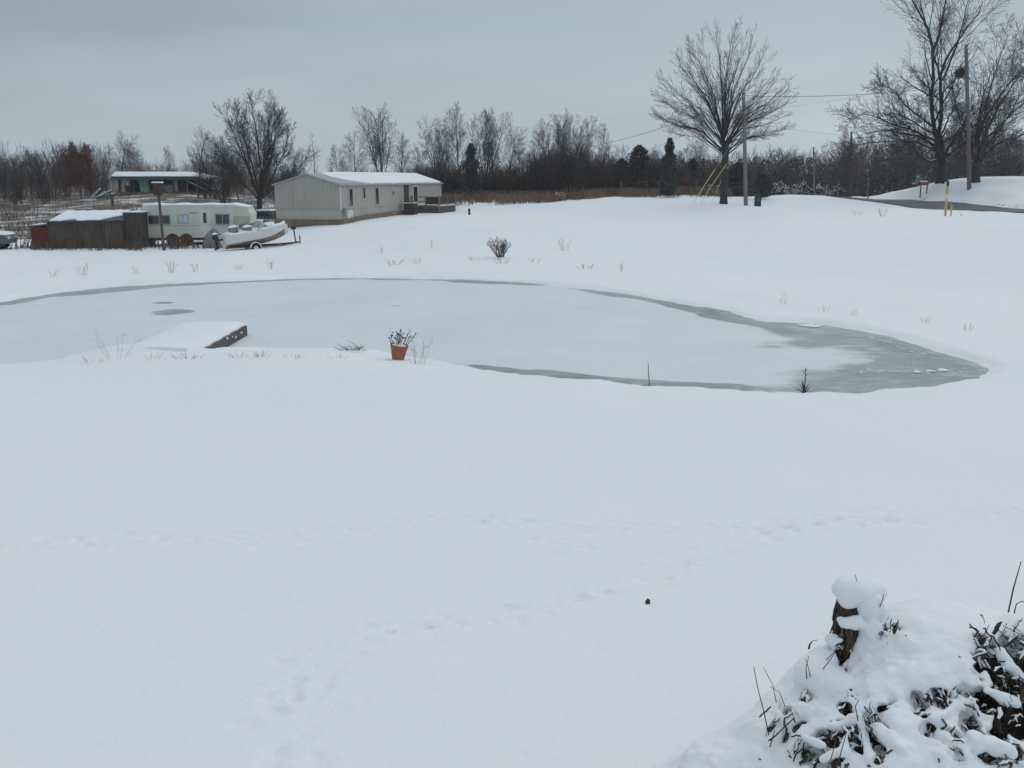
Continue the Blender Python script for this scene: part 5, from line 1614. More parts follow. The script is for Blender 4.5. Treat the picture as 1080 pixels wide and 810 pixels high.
for i, (px, base, D, w_, H, lab) in enumerate(((815, 208, 92, 16, 1.2, 'snow-laden brush nearest the green pedestal'), (828, 208, 94, 18, 1.1, 'snowy brush around the thin bare sapling'), (846, 208, 94, 20, 1.3, 'snow-whitened brush between sapling and thin pale pole'), (864, 208, 95, 20, 1.3, 'snowy brush around the thin pale pole'), (879, 209, 98, 16, 1.1, 'last snowy brush before the road disappears'),
                                       (970, 196, 96, 10, .8, 'small snow-topped bush on the crest above the mailbox'), (746, 208, 92, 12, 1.0, 'snow-laden bush left of the maple trunk behind the guards'), (591, 209, 90, 8, .8, 'small snow-dusted bush in the dry weeds below the middle clump'))):
    snowy_shrub(px, base, D, w_, H, lab, 60 + i)


# ------------------------------------------------------------------ bushes and dead stalks round the pond
def stalks(name, label, cat, px, py, D, n, hpx, wpx, matn, seed, r=.004, spread=.25, branchy=True, group=None, heads=False, z=None):
    q = P(px, py, D); q.z = gz(q.x, q.y) if z is None else z
    rr_ = random.Random(seed)
    H = hpx * D / F; Wd = wpx * D / F / 2
    tb, hd = [], []
    g = np.random.default_rng(seed)
    for i in range(n):
        az = rr_.uniform(0, 6.283)
        b0 = np.array([math.cos(az), math.sin(az) * .6, 0]) * Wd * rr_.uniform(0, spread) * 2; b0[2] = -.06
        h = H * rr_.uniform(.5, 1.0)
        tip = np.array([math.cos(az) * Wd * rr_.uniform(.2, 1), math.sin(az) * Wd * .7 * rr_.uniform(.2, 1), h])
        m = (b0 + tip) / 2 + np.array([0, 0, h * .12]) + g.normal(0, .03 * H, 3)
        pts = np.array([b0, b0 * .5 + m * .5, m, m * .5 + tip * .5 + g.normal(0, .02 * H, 3), tip])
        tb.append((pts, np.array([1.2, 1.1, 1, .8, .5]) * r, 4))
        if heads: hd.append(tip)
        if branchy:
            for k in range(rr_.randint(2, 4)):
                t = rr_.uniform(.45, .95); f = t * 4; j = int(f); p = pts[j] * (1 - f + j) + pts[min(j + 1, 4)] * (f - j)
                d = unit(g.normal(0, 1, 3) + np.array([math.cos(az), math.sin(az), 1.4])) * H * rr_.uniform(.1, .28)
                tb.append((np.array([p, p + d * .5 + g.normal(0, .01, 3) * H, p + d]), np.array([.8, .6, .4]) * r, 3))
                if heads: hd.append(p + d)
    e = thing(name, label, cat, q, 0, group)
    link('stalks', tubes_mesh('stalks', tb), M[matn], e)
    if heads:
        mb = MB()
        for h in hd: mb.lathe([(r * .6, -r * 2), (r * 3.2, 0), (r * 2.5, r * 3), (r * .5, r * 5)], 5, tuple(h))
        mb.build('seed_heads', M[matn], e)
    return e


# vase-shaped bush
q = P(528, 271, 38.0); q.z = gz(q.x, q.y)
g = Grower(91, [lv(4, 5, .1, .1), lv(5, 5, .09, .5, 6, .3, (20, 45), .4, .6), lv(4, 3, .12, .4, 5, .2, (20, 50), .5, .6), lv(3, 3, .15, .2)], .005)
for k in range(13):
    az = k * 2.4; an = R(12 + 30 * (k % 5) / 4)
    g.limb((.05 * math.cos(az), .05 * math.sin(az), -.08), (math.sin(an) * math.cos(az), math.sin(an) * math.sin(az), math.cos(an)), .78 * (.8 + .2 * ((k * 7) % 5) / 4), .022, 1)
VB = thing('pruned_bush', 'dark vase-shaped bush standing alone beyond the pond', 'bush', q)
link('branches', tubes_mesh('branches', g.out[1]), M['stem_tan'], VB)
link('twigs', tubes_mesh('twigs', sum(g.out[2:], [])), M['weed_dark'], VB)
mb = MB()
for i, (pts, rad, k) in enumerate(g.out[1]): mb.lathe([(.015, -.03), (.045, 0), (.03, .03), (.004, .045)], 6, tuple(pts[-1]))
mb.build('snow_caps', M['snow'], VB)

G1 = 'dead grass tufts beyond the pond'
TUFTS = [(88, 297, 34.5, 7, 17, 16, 'grey grass tuft beyond the pond, nearest the left edge'), (55, 296, 34.5, 4, 10, 12, 'faint thin grass wisp beyond the pond left of the grey tuft'), (181, 291, 35.5, 8, 18, 15, 'bushy grass tuft beyond the pond straight below the travel trailer'), (206, 289, 36, 5, 11, 10, 'small grass wisp right of the bushy tuft below the trailer'),
         (143, 291, 35.5, 4, 9, 8, 'tiny grass wisp left of the bushy tuft below the trailer'), (253, 285, 37, 5, 9, 12, 'low dark tuft below the boat\'s hull'), (285, 283, 37.5, 5, 14, 10, 'pale upright grass wisp below the boat\'s bow'), (416, 283, 37, 10, 8, 26, 'wide low grass tuft straight below the mobile home'), (440, 282, 37, 6, 7, 16, 'low grass tuft on the right of the wide one below the home'),
         (530, 287, 36, 7, 10, 18, 'low grass tuft straight below the vase-shaped bush'), (500, 284, 37, 5, 6, 20, 'faint low grass left of the vase-shaped bush'), (617, 290, 35, 8, 8, 20, 'low dark grass tuft on the pond\'s far bank toward the right'), (565, 285, 36.5, 4, 6, 16, 'faint grass between the two dark far-bank tufts'), (655, 294, 34, 3, 13, 5, 'single bent grass stalk on the far bank'),
         (595, 265, 42, 8, 16, 16, 'pale wispy weed standing right of the vase-shaped bush'), (455, 258, 47, 2, 12, 3, 'thin lone stalk left of the vase-shaped bush'), (402, 262, 46, 2, 12, 3, 'thin lone stalk below the middle of the mobile home'), (905, 225, 56, 7, 7, 14, 'dark weed tuft in the snow left of the yellow vent pipe'), (930, 228, 54, 9, 12, 14, 'taller weed tuft just left of the yellow vent pipe'), (1014, 225, 53, 4, 4, 7, 'tiny weed tuft right of the yellow vent pipe'), (868, 342, 23.6, 4, 13, 18, 'thin weeds on the bank above the bare ice'), (900, 346, 23, 3, 9, 8, 'small stalk at the upper bank of the bare ice'), (975, 349, 22.0, 6, 9, 20, 'sparse twiggy weeds on the snow above the pond tip'), (1020, 358, 21, 5, 12, 12, 'sparse stalks just beyond the pond tip'), (825, 331, 25.5, 4, 13, 16, 'faint wiry weeds on the far bank before the bare ice')]
for i, (px, py, D, n, hp, wp, lab) in enumerate(TUFTS):
    stalks('grass_tuft', lab, 'weed', px, py, D, n + 2, hp * .85, wp * 1.25, 'weed' if i % 3 else 'weed_dark', 200 + i, r=.0032 if D > 30 else .0016, group=G1)

G2 = 'dead weeds along the near pond bank'
NW = [(120, 378, 16.6, 12, 40, 48, 'tall wispy weeds on the near bank left of the dock', .0022), (95, 380, 16.4, 7, 14, 26, 'short dark weeds on the near bank, furthest from the flower pot', .002), (160, 379, 16.4, 6, 11, 26, 'short weeds on the near bank just left of the dock', .0025), (197, 379, 16.4, 12, 11, 30, 'dark weed clump on the near bank under the dock end', .003), (250, 378, 16.3, 8, 9, 26, 'scattered low weeds right of the dock end', .0025), (275, 378, 16.3, 10, 10, 22, 'darker low weed clump midway between dock and pot', .003),
      (310, 378, 16.2, 7, 9, 24, 'thin low weeds between the dark clump and fallen twigs', .0025), (352, 378, 16.2, 6, 8, 26, 'last low weeds before the terracotta pot', .0025), (440, 377, 16.4, 24, 38, 30, 'wispy dry stalks standing right of the terracotta pot', .0022)]
for i, (px, py, D, n, hp, wp, lab, r_) in enumerate(NW):
    stalks('dead_weed', lab, 'weed', px, py, D, max(3, int(n * (.55 if hp > 20 else 1.2))), hp * (.7 if hp < 20 else .95), wp * 1.3, 'weed', 300 + i, r=r_ * .75, group=G2)

# twigs lying at the pond edge
q = P(372, 365, 17.6); q.z = gz(q.x, q.y) + .03
tb = []
rb = np.random.default_rng(14)
for i in range(22):
    a = rb.uniform(-.4, .4); d = np.array([math.cos(a) * rb.choice([-1, 1]), .3 * rb.normal(), rb.uniform(.1, .8)]); d = unit(d); L_ = rb.uniform(.1, .28)
    s0 = np.array([rb.uniform(-.2, .2), rb.uniform(-.1, .1), 0])
    tb.append((np.array([s0, s0 + d * L_ * .5 + rb.normal(0, .02, 3), s0 + d * L_]), np.array([.0045, .0035, .002]), 5))
tag(link('fallen_twigs', tubes_mesh('fallen_twigs', tb), M['stem'], None, q), 'dark twigs lying at the water edge left of the terracotta pot', 'twigs')

# dark stone on the bank left of the dock
q = P(138, 368, 17.9); q.z = ZP + .06
rs = random.Random(3); mb = MB()
mb.lathe([(.02, -.06), (.10, -.03), (.12, .02), (.09, .07), (.02, .09)], 9)
mb.v = [(x * rs.uniform(.85, 1.2), y * rs.uniform(.8, 1.15), z * rs.uniform(.9, 1.1)) for x, y, z in mb.v]
tag(mb.build('stone', M['stone'], None, q, smooth=True), 'small dark stone on the bank beside the dock', 'stone')

# stick in the ice by the near shore
q = P(685, 406.5, 15.3); q.z = ZP - .05
tag(MB().tube([(0, 0, -.1), (-.005, 0, .15), (-.02, 0, .28), (-.03, .01, .46)], [.008, .007, .006, .004], 6).build('stick', M['stem'], None, q), 'thin upright stick at the near edge of the pond ice', 'stick')

# spiky leaf clump with a dead flower stalk
q = P(848, 411, 14.75); q.z = gz(q.x, q.y)
YU = thing('yucca_plant', 'spiky snow-dusted leaf clump with a dead stalk at the near shore', 'plant', q)
rs = random.Random(5); mb = MB(); ms = MB()
for i in range(22):
    az = i * 2.4 + rs.uniform(-.3, .3); el = R(rs.uniform(25, 78)); L_ = rs.uniform(.14, .27); w_ = .010
    d = Vector((math.cos(az) * math.cos(el), math.sin(az) * math.cos(el), math.sin(el))); sdv = Vector((-math.sin(az), math.cos(az), 0)) * w_
    p1 = d * L_ * .5; p2 = d * L_ + Vector((0, 0, -.03 * math.cos(el)))
    up_ = Vector((0, 0, .004))
    mb.add([-sdv, sdv, p1 + sdv, p1 - sdv, p2, -sdv * .3 - up_, p1 - up_ * 2], [(0, 1, 2, 3), (3, 2, 4), (0, 3, 6, 5), (1, 5, 6, 2), (3, 4, 6), (2, 6, 4)])
mb.build('blades', M['yucca'], YU)
MB().tube([(.0, 0, 0), (.01, 0, .2), (.0, 0, .40)], [.009, .007, .005], 6).tube([(.006, 0, .26), (.05, .01, .31)], .004, 5).tube([(.005, 0, .30), (-.04, .0, .36)], .004, 5).tube([(.003, 0, .34), (.03, 0, .385)], .004, 5).build('flower_stalk', M['stem'], YU)

# terracotta pot with dead plant
q = P(419.5, 371.5, 16.9); q.z = gz(q.x, q.y) - .01
zpot = P(419.5, 355.5, 16.9).z - q.z
PT = thing('flower_pot', 'terracotta flower pot with a dead plant on the pond bank', 'flower pot', q, 0)
PT.rotation_euler = (R(2), R(7), 0)
k = zpot / .27
MB().lathe([(.0, -.02), (.095, -.02), (.10, .0), (.142, .215), (.152, .217), (.156, .27), (.14, .27), (.132, .23), (.0, .225)], 24).build('pot', M['terracotta'], PT, smooth=False)
MB().lathe([(.138, .222), (.12, .262), (.07, .285), (.0, .29)], 20).build('snow_fill', M['snow'], PT)
tb = []; rb = np.random.default_rng(21); hd = []
for i in range(16):
    az = rb.uniform(0, 6.283); el = rb.uniform(.9, 1.5); L_ = rb.uniform(.14, .36)
    d = np.array([math.cos(az) * math.cos(el), math.sin(az) * math.cos(el), math.sin(el)])
    b0 = np.array([math.cos(az), math.sin(az), 0]) * rb.uniform(0, .09); b0[2] = .2
    tp = b0 + d * L_ + rb.normal(0, .03, 3)
    tb.append((np.array([b0, b0 + d * L_ * .5 + rb.normal(0, .012, 3), tp]), np.array([.006, .005, .003]), 4)); hd.append(tp)
    for k_ in range(2):
        t2 = b0 + d * L_ * rb.uniform(.5, .9); e2 = t2 + unit(d + rb.normal(0, .6, 3)) * .09
        tb.append((np.array([t2, (t2 + e2) / 2 + rb.normal(0, .006, 3), e2]), np.array([.004, .003, .002]), 3)); hd.append(e2)
link('dead_plant', tubes_mesh('dead_plant', tb), M['stem'], PT)
mb = MB()
for h in hd[::2]: mb.lathe([(.003, -.012), (.014, 0), (.010, .012), (.002, .018)], 6, tuple(h))
mb.build('seed_heads', M['stem'], PT)

# dock
pf_r = P(259, 340.5, 20.6); pn_r = P(219, 363, 17.9)
x1 = (pf_r.x + pn_r.x) / 2; zt = pf_r.z
q = Vector((x1, 17.6, ZP))
DO = thing('wooden_dock', 'short wooden dock buried under snow at the pond edge', 'dock', q)
ht = zt - ZP
LD = 20.7 - 17.6
xa, xb = pn_r.x - x1, pf_r.x - x1
def skew(mb): mb.v = [(x + xa + (xb - xa) * y / LD, y, z) for x, y, z in mb.v]; return mb
skew(MB().box(-.06, 0, -.4, LD, ht - .27, ht - .075)).build('side_board', M['dockwood'], DO)
skew(MB().box(-1.36, -1.30, -.4, LD, ht - .27, ht - .075)).build('side_board', M['dockwood'], DO)
skew(MB().box(-1.29, -.07, LD - .06, LD, ht - .27, ht - .078)).build('end_board', M['dockwood'], DO)
pl = MB()
for i in range(24): pl.box(-1.29, -.065, -.4 + i * .143, -.4 + i * .143 + .13, ht - .115, ht - .078)
skew(pl).build('deck_planks', M['dockwood'], DO)
for x, y in ((-.13, LD - .3), (-1.23, LD - .3), (-.13, 1.0), (-1.23, 1.0)): skew(MB().box(x - .05, x + .05, y - .05, y + .05, -.6, ht - .12)).build('post', M['dockwood'], DO)
secs = []
for i in range(22):
    y = -.6 + (LD + .6 - .02) * i / 21
    th = .10 + .02 * math.sin(i * .9); e = .02 * math.sin(i * 1.7)
    if y < 1.0: th += .03 * (1 - y)
    row = [(-1.62 + e * 2, y, .01), (-1.45 + e, y, ht - .13), (-.005 - e * .5 - .03, y, ht - .074), (-.02 - e * .5 - .03, y, ht - .03), (-.12, y, ht - .075 + th * .9), (-.5, y, ht - .07 + th), (-1.0, y, ht - .075 + th), (-1.28, y, ht - .085 + th * .9), (-1.42 + e, y, ht - .06)]
    secs.append(row)
skew(MB().loft(secs)).build('snow_cover', M['snow'], DO, smooth=True)
rs = random.Random(9)
for i in range(5):
    mb = MB()
    y = rs.uniform(.4, LD - .2); s_ = rs.uniform(.018, .04)
    mb.lathe([(s_ * .3, -s_), (s_, -.2 * s_), (s_ * .8, s_ * .6), (.005, s_)], 7, (.005, y, ht - rs.uniform(.08, .2)))
    skew(mb).build('stuck_snow', M['snow'], DO, smooth=True)

# ice plates and slush lumps along the bare ice at the tip
rs = random.Random(31)
for i, (px, py, wp, hp, lab) in enumerate(((854, 343.8, 25, 4, 'largest white ice plate lying by the upper bank of bare ice'), (995, 391, 12, 3, 'white ice plate close to the pond tip'), (982, 392, 8, 2.2, 'middle of three ice plates close to the pond tip'), (967, 393, 9, 2, 'innermost of three ice plates close to the pond tip'))):
    c = Vector((*on_plane(px, py, ZP), ZP + .006))
    ex = wp * c.y / F / 2; ey = abs(on_plane(px, py - hp / 2, ZP)[1] - c.y)
    n = 12; vs = []
    for z_, k_ in ((0, 1), (.014, .95)):
        for j in range(n):
            t = 6.283 * j / n
            rr_ = random.Random(i * 50 + j).uniform(.5, 1.2) * k_
            vs.append((ex * rr_ * math.cos(t), ey * rr_ * math.sin(t), z_))
    mb = MB().add(vs, [tuple(range(n - 1, -1, -1)), tuple(range(n, 2 * n))] + [(j, (j + 1) % n, n + (j + 1) % n, n + j) for j in range(n)])
    tag(mb.build('ice_plate', M['snow'], None, c), lab, 'ice plate', 'ice plates on the bare pond ice')

mb = MB()
for i in range(70):
    px = rs.uniform(905, 1018); py = (391.5 + rs.gauss(0, 1.2)) if i < 34 else (352 + (px - 905) * .27 + abs(rs.gauss(0, 3)))
    c = on_plane(px, py, ZP); s_ = rs.uniform(.015, .055)
    mb.lathe([(s_ * .8, -.005), (s_, .004), (s_ * .6, .3 * s_), (.002, .35 * s_)], 6, (c[0], c[1], ZP))
kind(mb.build('slush', M['slush'], None), 'stuff')

# leaf on the snow
D = 5.8
for _ in range(10): D *= (gz(*P(683, 637, D).xy) - CAMZ) / (P(683, 637, D).z - CAMZ)
q = P(683, 637, D)
tag(MB().add([(-.012, -.01, .0), (.014, -.008, .004), (.018, .012, .022), (.002, .02, .03), (-.016, .01, .012), (0, 0, -.006)], [(0, 1, 2, 3, 4), (1, 0, 5), (2, 1, 5), (3, 2, 5), (4, 3, 5), (0, 4, 5)]).build('fallen_leaf', M['stem'], None, q), 'single small dark leaf lying alone on the snowy yard', 'leaf')

# ------------------------------------------------------------------ snowed-in plant heap in the foreground
def heap():
    h = 0.0098
    lo = np.array([0.50, 2.7, CAMZ - 2.58]); hi = np.array([2.95, 4.95, CAMZ - 1.52])
    nx, ny, nz = ((hi - lo) / h).astype(int)
    X, Y, Z = np.meshgrid(lo[0] + h * np.arange(nx), lo[1] + h * np.arange(ny), lo[2] + h * np.arange(nz), indexing='ij')
    X = X.astype(np.float32); Y = Y.astype(np.float32); Z = Z.astype(np.float32)

    def ell(px, py, D, rx, ry, rd):
        c = P(px, py, D); sc = math.hypot(D, c.z - CAMZ) / F
        a, b, d = rx * sc, ry * sc, rd
        q = np.sqrt(((X - c.x) / a) ** 2 + ((Y - c.y) / d) ** 2 + ((Z - c.z) / b) ** 2)
        return (q - 1) * min(a, b, d)

    def smin(a, b, k):
        t = np.clip(.5 + .5 * (b - a) / k, 0, 1)
        return b * (1 - t) + a * t - k * t * (1 - t)

    BODY = [(1000, 775, 3.95, 150, 118, .55, .10), (985, 700, 4.1, 78, 58, .40, .08), (1065, 725, 4.15, 85, 66, .45, .08), (905, 775, 3.85, 88, 78, .42, .08), (842, 805, 3.7, 62, 56, .36, .08),
            (785, 835, 3.6, 70, 40, .36, .10), (906, 715, 3.98, 36, 55, .16, .05), (950, 815, 3.55, 130, 70, .40, .08), (1080, 830, 3.65, 130, 80, .42, .08), (1010, 662, 4.35, 46, 22, .26, .06),
            (862, 712, 3.82, 22, 17, .10, .03), (880, 725, 3.75, 25, 18, .10, .03), (852, 760, 3.62, 34, 14, .13, .025), (895, 755, 3.66, 24, 17, .10, .025), (868, 780, 3.5, 26, 13, .10, .02), (960, 735, 3.72, 50, 35, .14, .05),
            (919, 668, 3.90, 14, 34, .08, .025), (916, 640, 3.90, 12, 12, .055, .02), (926, 655, 3.93, 13, 18, .07, .02), (899, 657, 3.875, 19, 8, .05, .012), (882, 676, 3.885, 9, 6, .04, .015), (874, 692, 3.90, 13, 9, .06, .02), (911, 700, 3.86, 10, 24, .06, .02), (884, 716, 3.84, 24, 12, .08, .02), (860, 702, 3.90, 12, 8, .06, .02), (930, 730, 3.7, 26, 18, .1, .03), (1000, 800, 3.38, 40, 24, .12, .03), (1048, 800, 3.42, 30, 26, .12, .03), (1030, 745, 3.72, 26, 40, .12, .03), (1072, 672, 4.0, 30, 22, .14, .04)]
    S = None
    for px, py, D, rx, ry, rd, k in BODY:
        e = ell(px, py, D, rx, ry, rd)
        S = e if S is None else smin(S, e, k)
    gh = ground_h((lo[0] + h * np.arange(nx))[:, None].repeat(ny, 1).ravel(), (lo[1] + h * np.arange(ny))[None].repeat(nx, 0).ravel(), False).reshape(nx, ny)
    S = smin(S, (Z - gh[:, :, None] + .034).astype(np.float32) * .9, .11)
    core = S + .085 + .015 * (np.sin(X * 41 + 2 * np.sin(Z * 33)) * np.sin(Y * 37 + Z * 29))
    def vnoise(cell, seed):
        n3 = np.ceil((hi - lo) / cell).astype(int) + 3
        G = np.random.default_rng(seed).uniform(-1, 1, n3).astype(np.float32)
        out = G
        for ax, n_ in enumerate((nx, ny, nz)):
            t = np.arange(n_) * h / cell; i0 = t.astype(int); f = (t - i0); f = (f * f * (3 - 2 * f)).astype(np.float32)
            sh_ = [1, 1, 1]; sh_[ax] = n_; f = f.reshape(sh_)
            out = np.take(out, i0, ax) * (1 - f) + np.take(out, i0 + 1, ax) * f
        return out

    NA, NB, NC = vnoise(.11, 1), vnoise(.05, 2), vnoise(.026, 3)
    # lumpy, wind-packed surface
    rough = sstep((3.95 - Y) / .45).astype(np.float32) * .75 + .25
    cS = P(905, 665, 3.95); nearS = np.exp(-(((X - cS.x) / .22) ** 2 + ((Z - cS.z) / .26) ** 2)).astype(np.float32)
    rough = np.maximum(rough, nearS * 1.1)
    S = S + nearS * .006 * vnoise(.018, 12)
    S = S + .014 * NA + (.009 * NB + .005 * NC) * rough
    base = S.copy()

    def samp(A, p):
        i = ((np.array(p) - lo) / h)
        i0 = np.clip(i.astype(int), 0, np.array(A.shape) - 2); f = np.clip(i - i0, 0, 1); v = 0
        for a in (0, 1):
            for b in (0, 1):
                for c in (0, 1):
                    v += A[i0[0] + a, i0[1] + b, i0[2] + c] * (f[0] if a else 1 - f[0]) * (f[1] if b else 1 - f[1]) * (f[2] if c else 1 - f[2])
        return v

    def hit(px, py, A=base, d0=2.7):
        D = d0
        while D < 5.2:
            if samp(A, P(px, py, D)) < 0: break
            D += .008
        return P(px, py, D)

    CAV = [(937, 662, 10, 4, 25), (929, 668, 4, 6, 0), (888, 690, 6, 11, 5), (891, 641, 5, 5, 0), (972, 752, 6, 19, 25), (984, 769, 13, 6, -20), (1000, 733, 13, 6, 15), (996, 742, 7, 5, 0), (1034, 690, 5, 24, 8), (1054, 700, 14, 15, 20), (1076, 688, 13, 16, 0), (1046, 742, 11, 9, 10), (1062, 722, 12, 8, 0), (1076, 748, 13, 20, 0), (1023, 764, 6, 14, 15), (1056, 762, 6, 12, 0),
           (873, 781, 17, 6, -25), (893, 772, 12, 11, 20), (907, 783, 15, 9, -10), (922, 776, 10, 15, 10), (862, 795, 18, 7, 20), (928, 750, 7, 9, -30), (838, 757, 18, 4, -32), (822, 775, 8, 8, -40), (846, 772, 10, 5, -40), (1045, 797, 18, 5, 5), (1070, 797, 9, 5, 0), (905, 737, 6, 3, 0), (848, 740, 4, 5, 0), (1010, 792, 4, 11, 20), (893, 752, 5, 8, 20), (884, 804, 9, 4, 0), (925, 803, 7, 4, 30)]
    holes = []; NB2 = vnoise(.055, 7); ND = vnoise(.0145, 8)
    for px, py, rx, ry, rot in CAV:
        if not rx: continue
        if px > 1040: rx, ry = rx * 1.3, ry * 1.25
        c = hit(px, py); D = (c - Vector((0, 0, CAMZ))).length; sc = D / F
        vd = (c - Vector((0, 0, CAMZ))).normalized(); rt = vd.cross(Vector((0, 0, 1))).normalized(); up = rt.cross(vd)
        a = R(rot); u = rt * math.cos(a) + up * math.sin(a); w = -rt * math.sin(a) + up * math.cos(a)
        c2 = c + vd * .03
        dx, dy, dz = X - c2.x, Y - c2.y, Z - c2.z
        q1 = (dx * u.x + dy * u.y + dz * u.z) / (rx * 1.3 * sc); q2 = (dx * w.x + dy * w.y + dz * w.z) / (ry * 1.3 * sc); q3 = (dx * vd.x + dy * vd.y + dz * vd.z) / .14
        q = (np.sqrt(q1 * q1 + q2 * q2 + q3 * q3) - 1) * min(rx, ry) * 1.3 * sc
        q = q + .026 * NB2 + .016 * NC + .006 * ND
        kk = .005
        S = -smin(-S, q, kk)
        holes.append((c, vd, rt, up, rx * 1.1 * sc, ry * 1.1 * sc))

    # snow lying along bent stalks that bridge the gaps
    for (ax_, ay_), (bx_, by_), r_ in (((812, 784), (848, 748), 7), ((838, 792), (868, 754), 8), ((909, 764), (917, 800), 4), ((984, 760), (1008, 746), 5), ((1040, 729), (1072, 742), 6), ((1058, 688), (1061, 702), 6), ((893, 792), (868, 802), 6), ((1028, 782), (1062, 790), 8),
                                       ((880, 766), (905, 758), 6), ((925, 770), (950, 790), 7), ((1068, 705), (1085, 722), 5), ((896, 770), (888, 786), 3), ((850, 780), (868, 786), 4)):
        A_, B_ = hit(ax_, ay_), hit(bx_, by_)
        rr_ = r_ * 3.9 / F
        ex, ey, ez = B_ - A_; l2 = ex * ex + ey * ey + ez * ez
        t = np.clip(((X - A_.x) * ex + (Y - A_.y) * ey + (Z - A_.z) * ez) / l2, 0, 1)
        cap = np.sqrt((X - A_.x - t * ex) ** 2 + (Y - A_.y - t * ey) ** 2 + ((Z - A_.z - t * ez) * 1.1) ** 2) - rr_ * (1 + .5 * NB + .3 * NC)
        S = smin(S, cap.astype(np.float32), .012)

    def nets(A):
        """surface of A = 0 as a quad mesh"""
        sgn = A < 0
        n0 = A.shape
        cnt = np.zeros((n0[0] - 1, n0[1] - 1, n0[2] - 1), np.uint8)
        for a in (0, 1):
            for b in (0, 1):
                for c in (0, 1): cnt += sgn[a:n0[0] - 1 + a, b:n0[1] - 1 + b, c:n0[2] - 1 + c]
        act = (cnt > 0) & (cnt < 8)
        ci = np.argwhere(act); idx = -np.ones(act.shape, np.int64); idx[act] = np.arange(len(ci))
        acc = np.zeros((len(ci), 3)); num = np.zeros(len(ci))
        cor = [(a, b, c) for a in (0, 1) for b in (0, 1) for c in (0, 1)]
        val = {c: A[ci[:, 0] + c[0], ci[:, 1] + c[1], ci[:, 2] + c[2]] for c in cor}
        for c in cor:
            for ax in range(3):
                if c[ax] == 0:
                    d = list(c); d[ax] = 1; d = tuple(d)
                    m = (val[c] < 0) != (val[d] < 0)
                    t = np.where(m, val[c] / (val[c] - val[d] + 1e-12), 0)
                    pt = np.array(c, float)[None].repeat(len(ci), 0); pt[:, ax] += t
                    acc += pt * m[:, None]; num += m
        V = lo + h * (ci + acc / num[:, None])
        Q = []
        for ax in range(3):
            o1, o2 = [(1, 2), (2, 0), (0, 1)][ax]
            sl0 = [slice(1, -1)] * 3; sl0[ax] = slice(0, -1)
            sl1 = [slice(1, -1)] * 3; sl1[ax] = slice(1, None)
            s0, s1 = sgn[tuple(sl0)], sgn[tuple(sl1)]
            e = np.argwhere(s0 != s1); flip = s0[s0 != s1]
            e = e + 1; e[:, ax] -= 1
            def ix(d1, d2):
                k = e.copy(); k[:, o1] += d1; k[:, o2] += d2
                return idx[k[:, 0], k[:, 1], k[:, 2]]
            q = np.stack([ix(-1, -1), ix(0, -1), ix(0, 0), ix(-1, 0)], -1)
            q[~flip] = q[~flip][:, ::-1]
            Q.append(q)
        Q = np.concatenate(Q); Q = Q[(Q >= 0).all(1)]
        return V, Q

    c0 = P(950, 800, 3.8); c0.z = gz(c0.x, c0.y)
    HP = thing('plant_heap', 'snow-buried heap of dead plants with dark gaps in the foreground', 'plant heap', c0)

    def local(V): return V - np.array(c0)
    V, Q = nets(S)
    # drop the flat skirt that only hugs the ground
    gk = ground_h(V[:, 0], V[:, 1], False)
    above = V[:, 2] > gk - .06
    Q = Q[above[Q].all(1)]
    link('snow_blanket', mesh_np('snow_blanket', local(V), Q), M['snow'], HP)
    V, Q = nets(core)
    above = V[:, 2] > ground_h(V[:, 0], V[:, 1], False) - .04
    Q = Q[above[Q].all(1)]
    link('dead_leaf_core', mesh_np('dead_leaf_core', local(V), Q), M['heapcore'], HP)
    # curled leaves and broken stems inside the gaps
    rn2 = np.random.default_rng(33); lv_v, tb, tb2 = [], [], []
    for c, vd, rt, up, a, b in holes:
        n = int(16 + 5200 * a * b)
        for i in range(n):
            t = rn2.uniform(0, 6.283); r_ = math.sqrt(rn2.random()) * .95
            p = np.array(c) + np.array(vd) * rn2.uniform(.045, .12) + np.array(rt) * (a * r_ * math.cos(t)) + np.array(up) * (b * r_ * math.sin(t))
            d = unit(rn2.normal(0, 1, 3) + np.array([0, -.3, -.3])); s_ = unit(np.cross(d, rn2.normal(0, 1, 3))); L_ = rn2.uniform(.010, .030); w_ = L_ * rn2.uniform(.15, .35)
            if rn2.random() < .6:
                nn = np.cross(d, s_) * w_ * .5
                lv_v.append([p - d * L_, p + s_ * w_ + nn, p + d * L_, p - s_ * w_ + nn])
            else:
                d2 = unit(d + np.array([0, -.1, .1])) * L_ * 2.2
                (tb if rn2.random() < .6 else tb2).append((np.array([p - d2, p + rn2.normal(0, .004, 3), p + d2]), np.array([.0022, .0018, .0011]), 4))
    V = np.array(lv_v).reshape(-1, 3)
    link('dead_leaves', mesh_np('dead_leaves', local(V), np.arange(len(V)).reshape(-1, 4), smooth=False), M['leafdead'], HP)['kind'] = 'stuff'
    link('broken_stems', tubes_mesh('broken_stems', [(local(p), r_, k) for p, r_, k in tb]), M['stem'], HP)['kind'] = 'stuff'
    link('tan_stems', tubes_mesh('tan_stems', [(local(p), r_, k) for p, r_, k in tb2]), M['stem_tan'], HP)['kind'] = 'stuff'
    # drooping dead leaves in the gaps, most of them carrying a ridge of snow
    lq, sq = [], []; lv0, sv0 = [], []
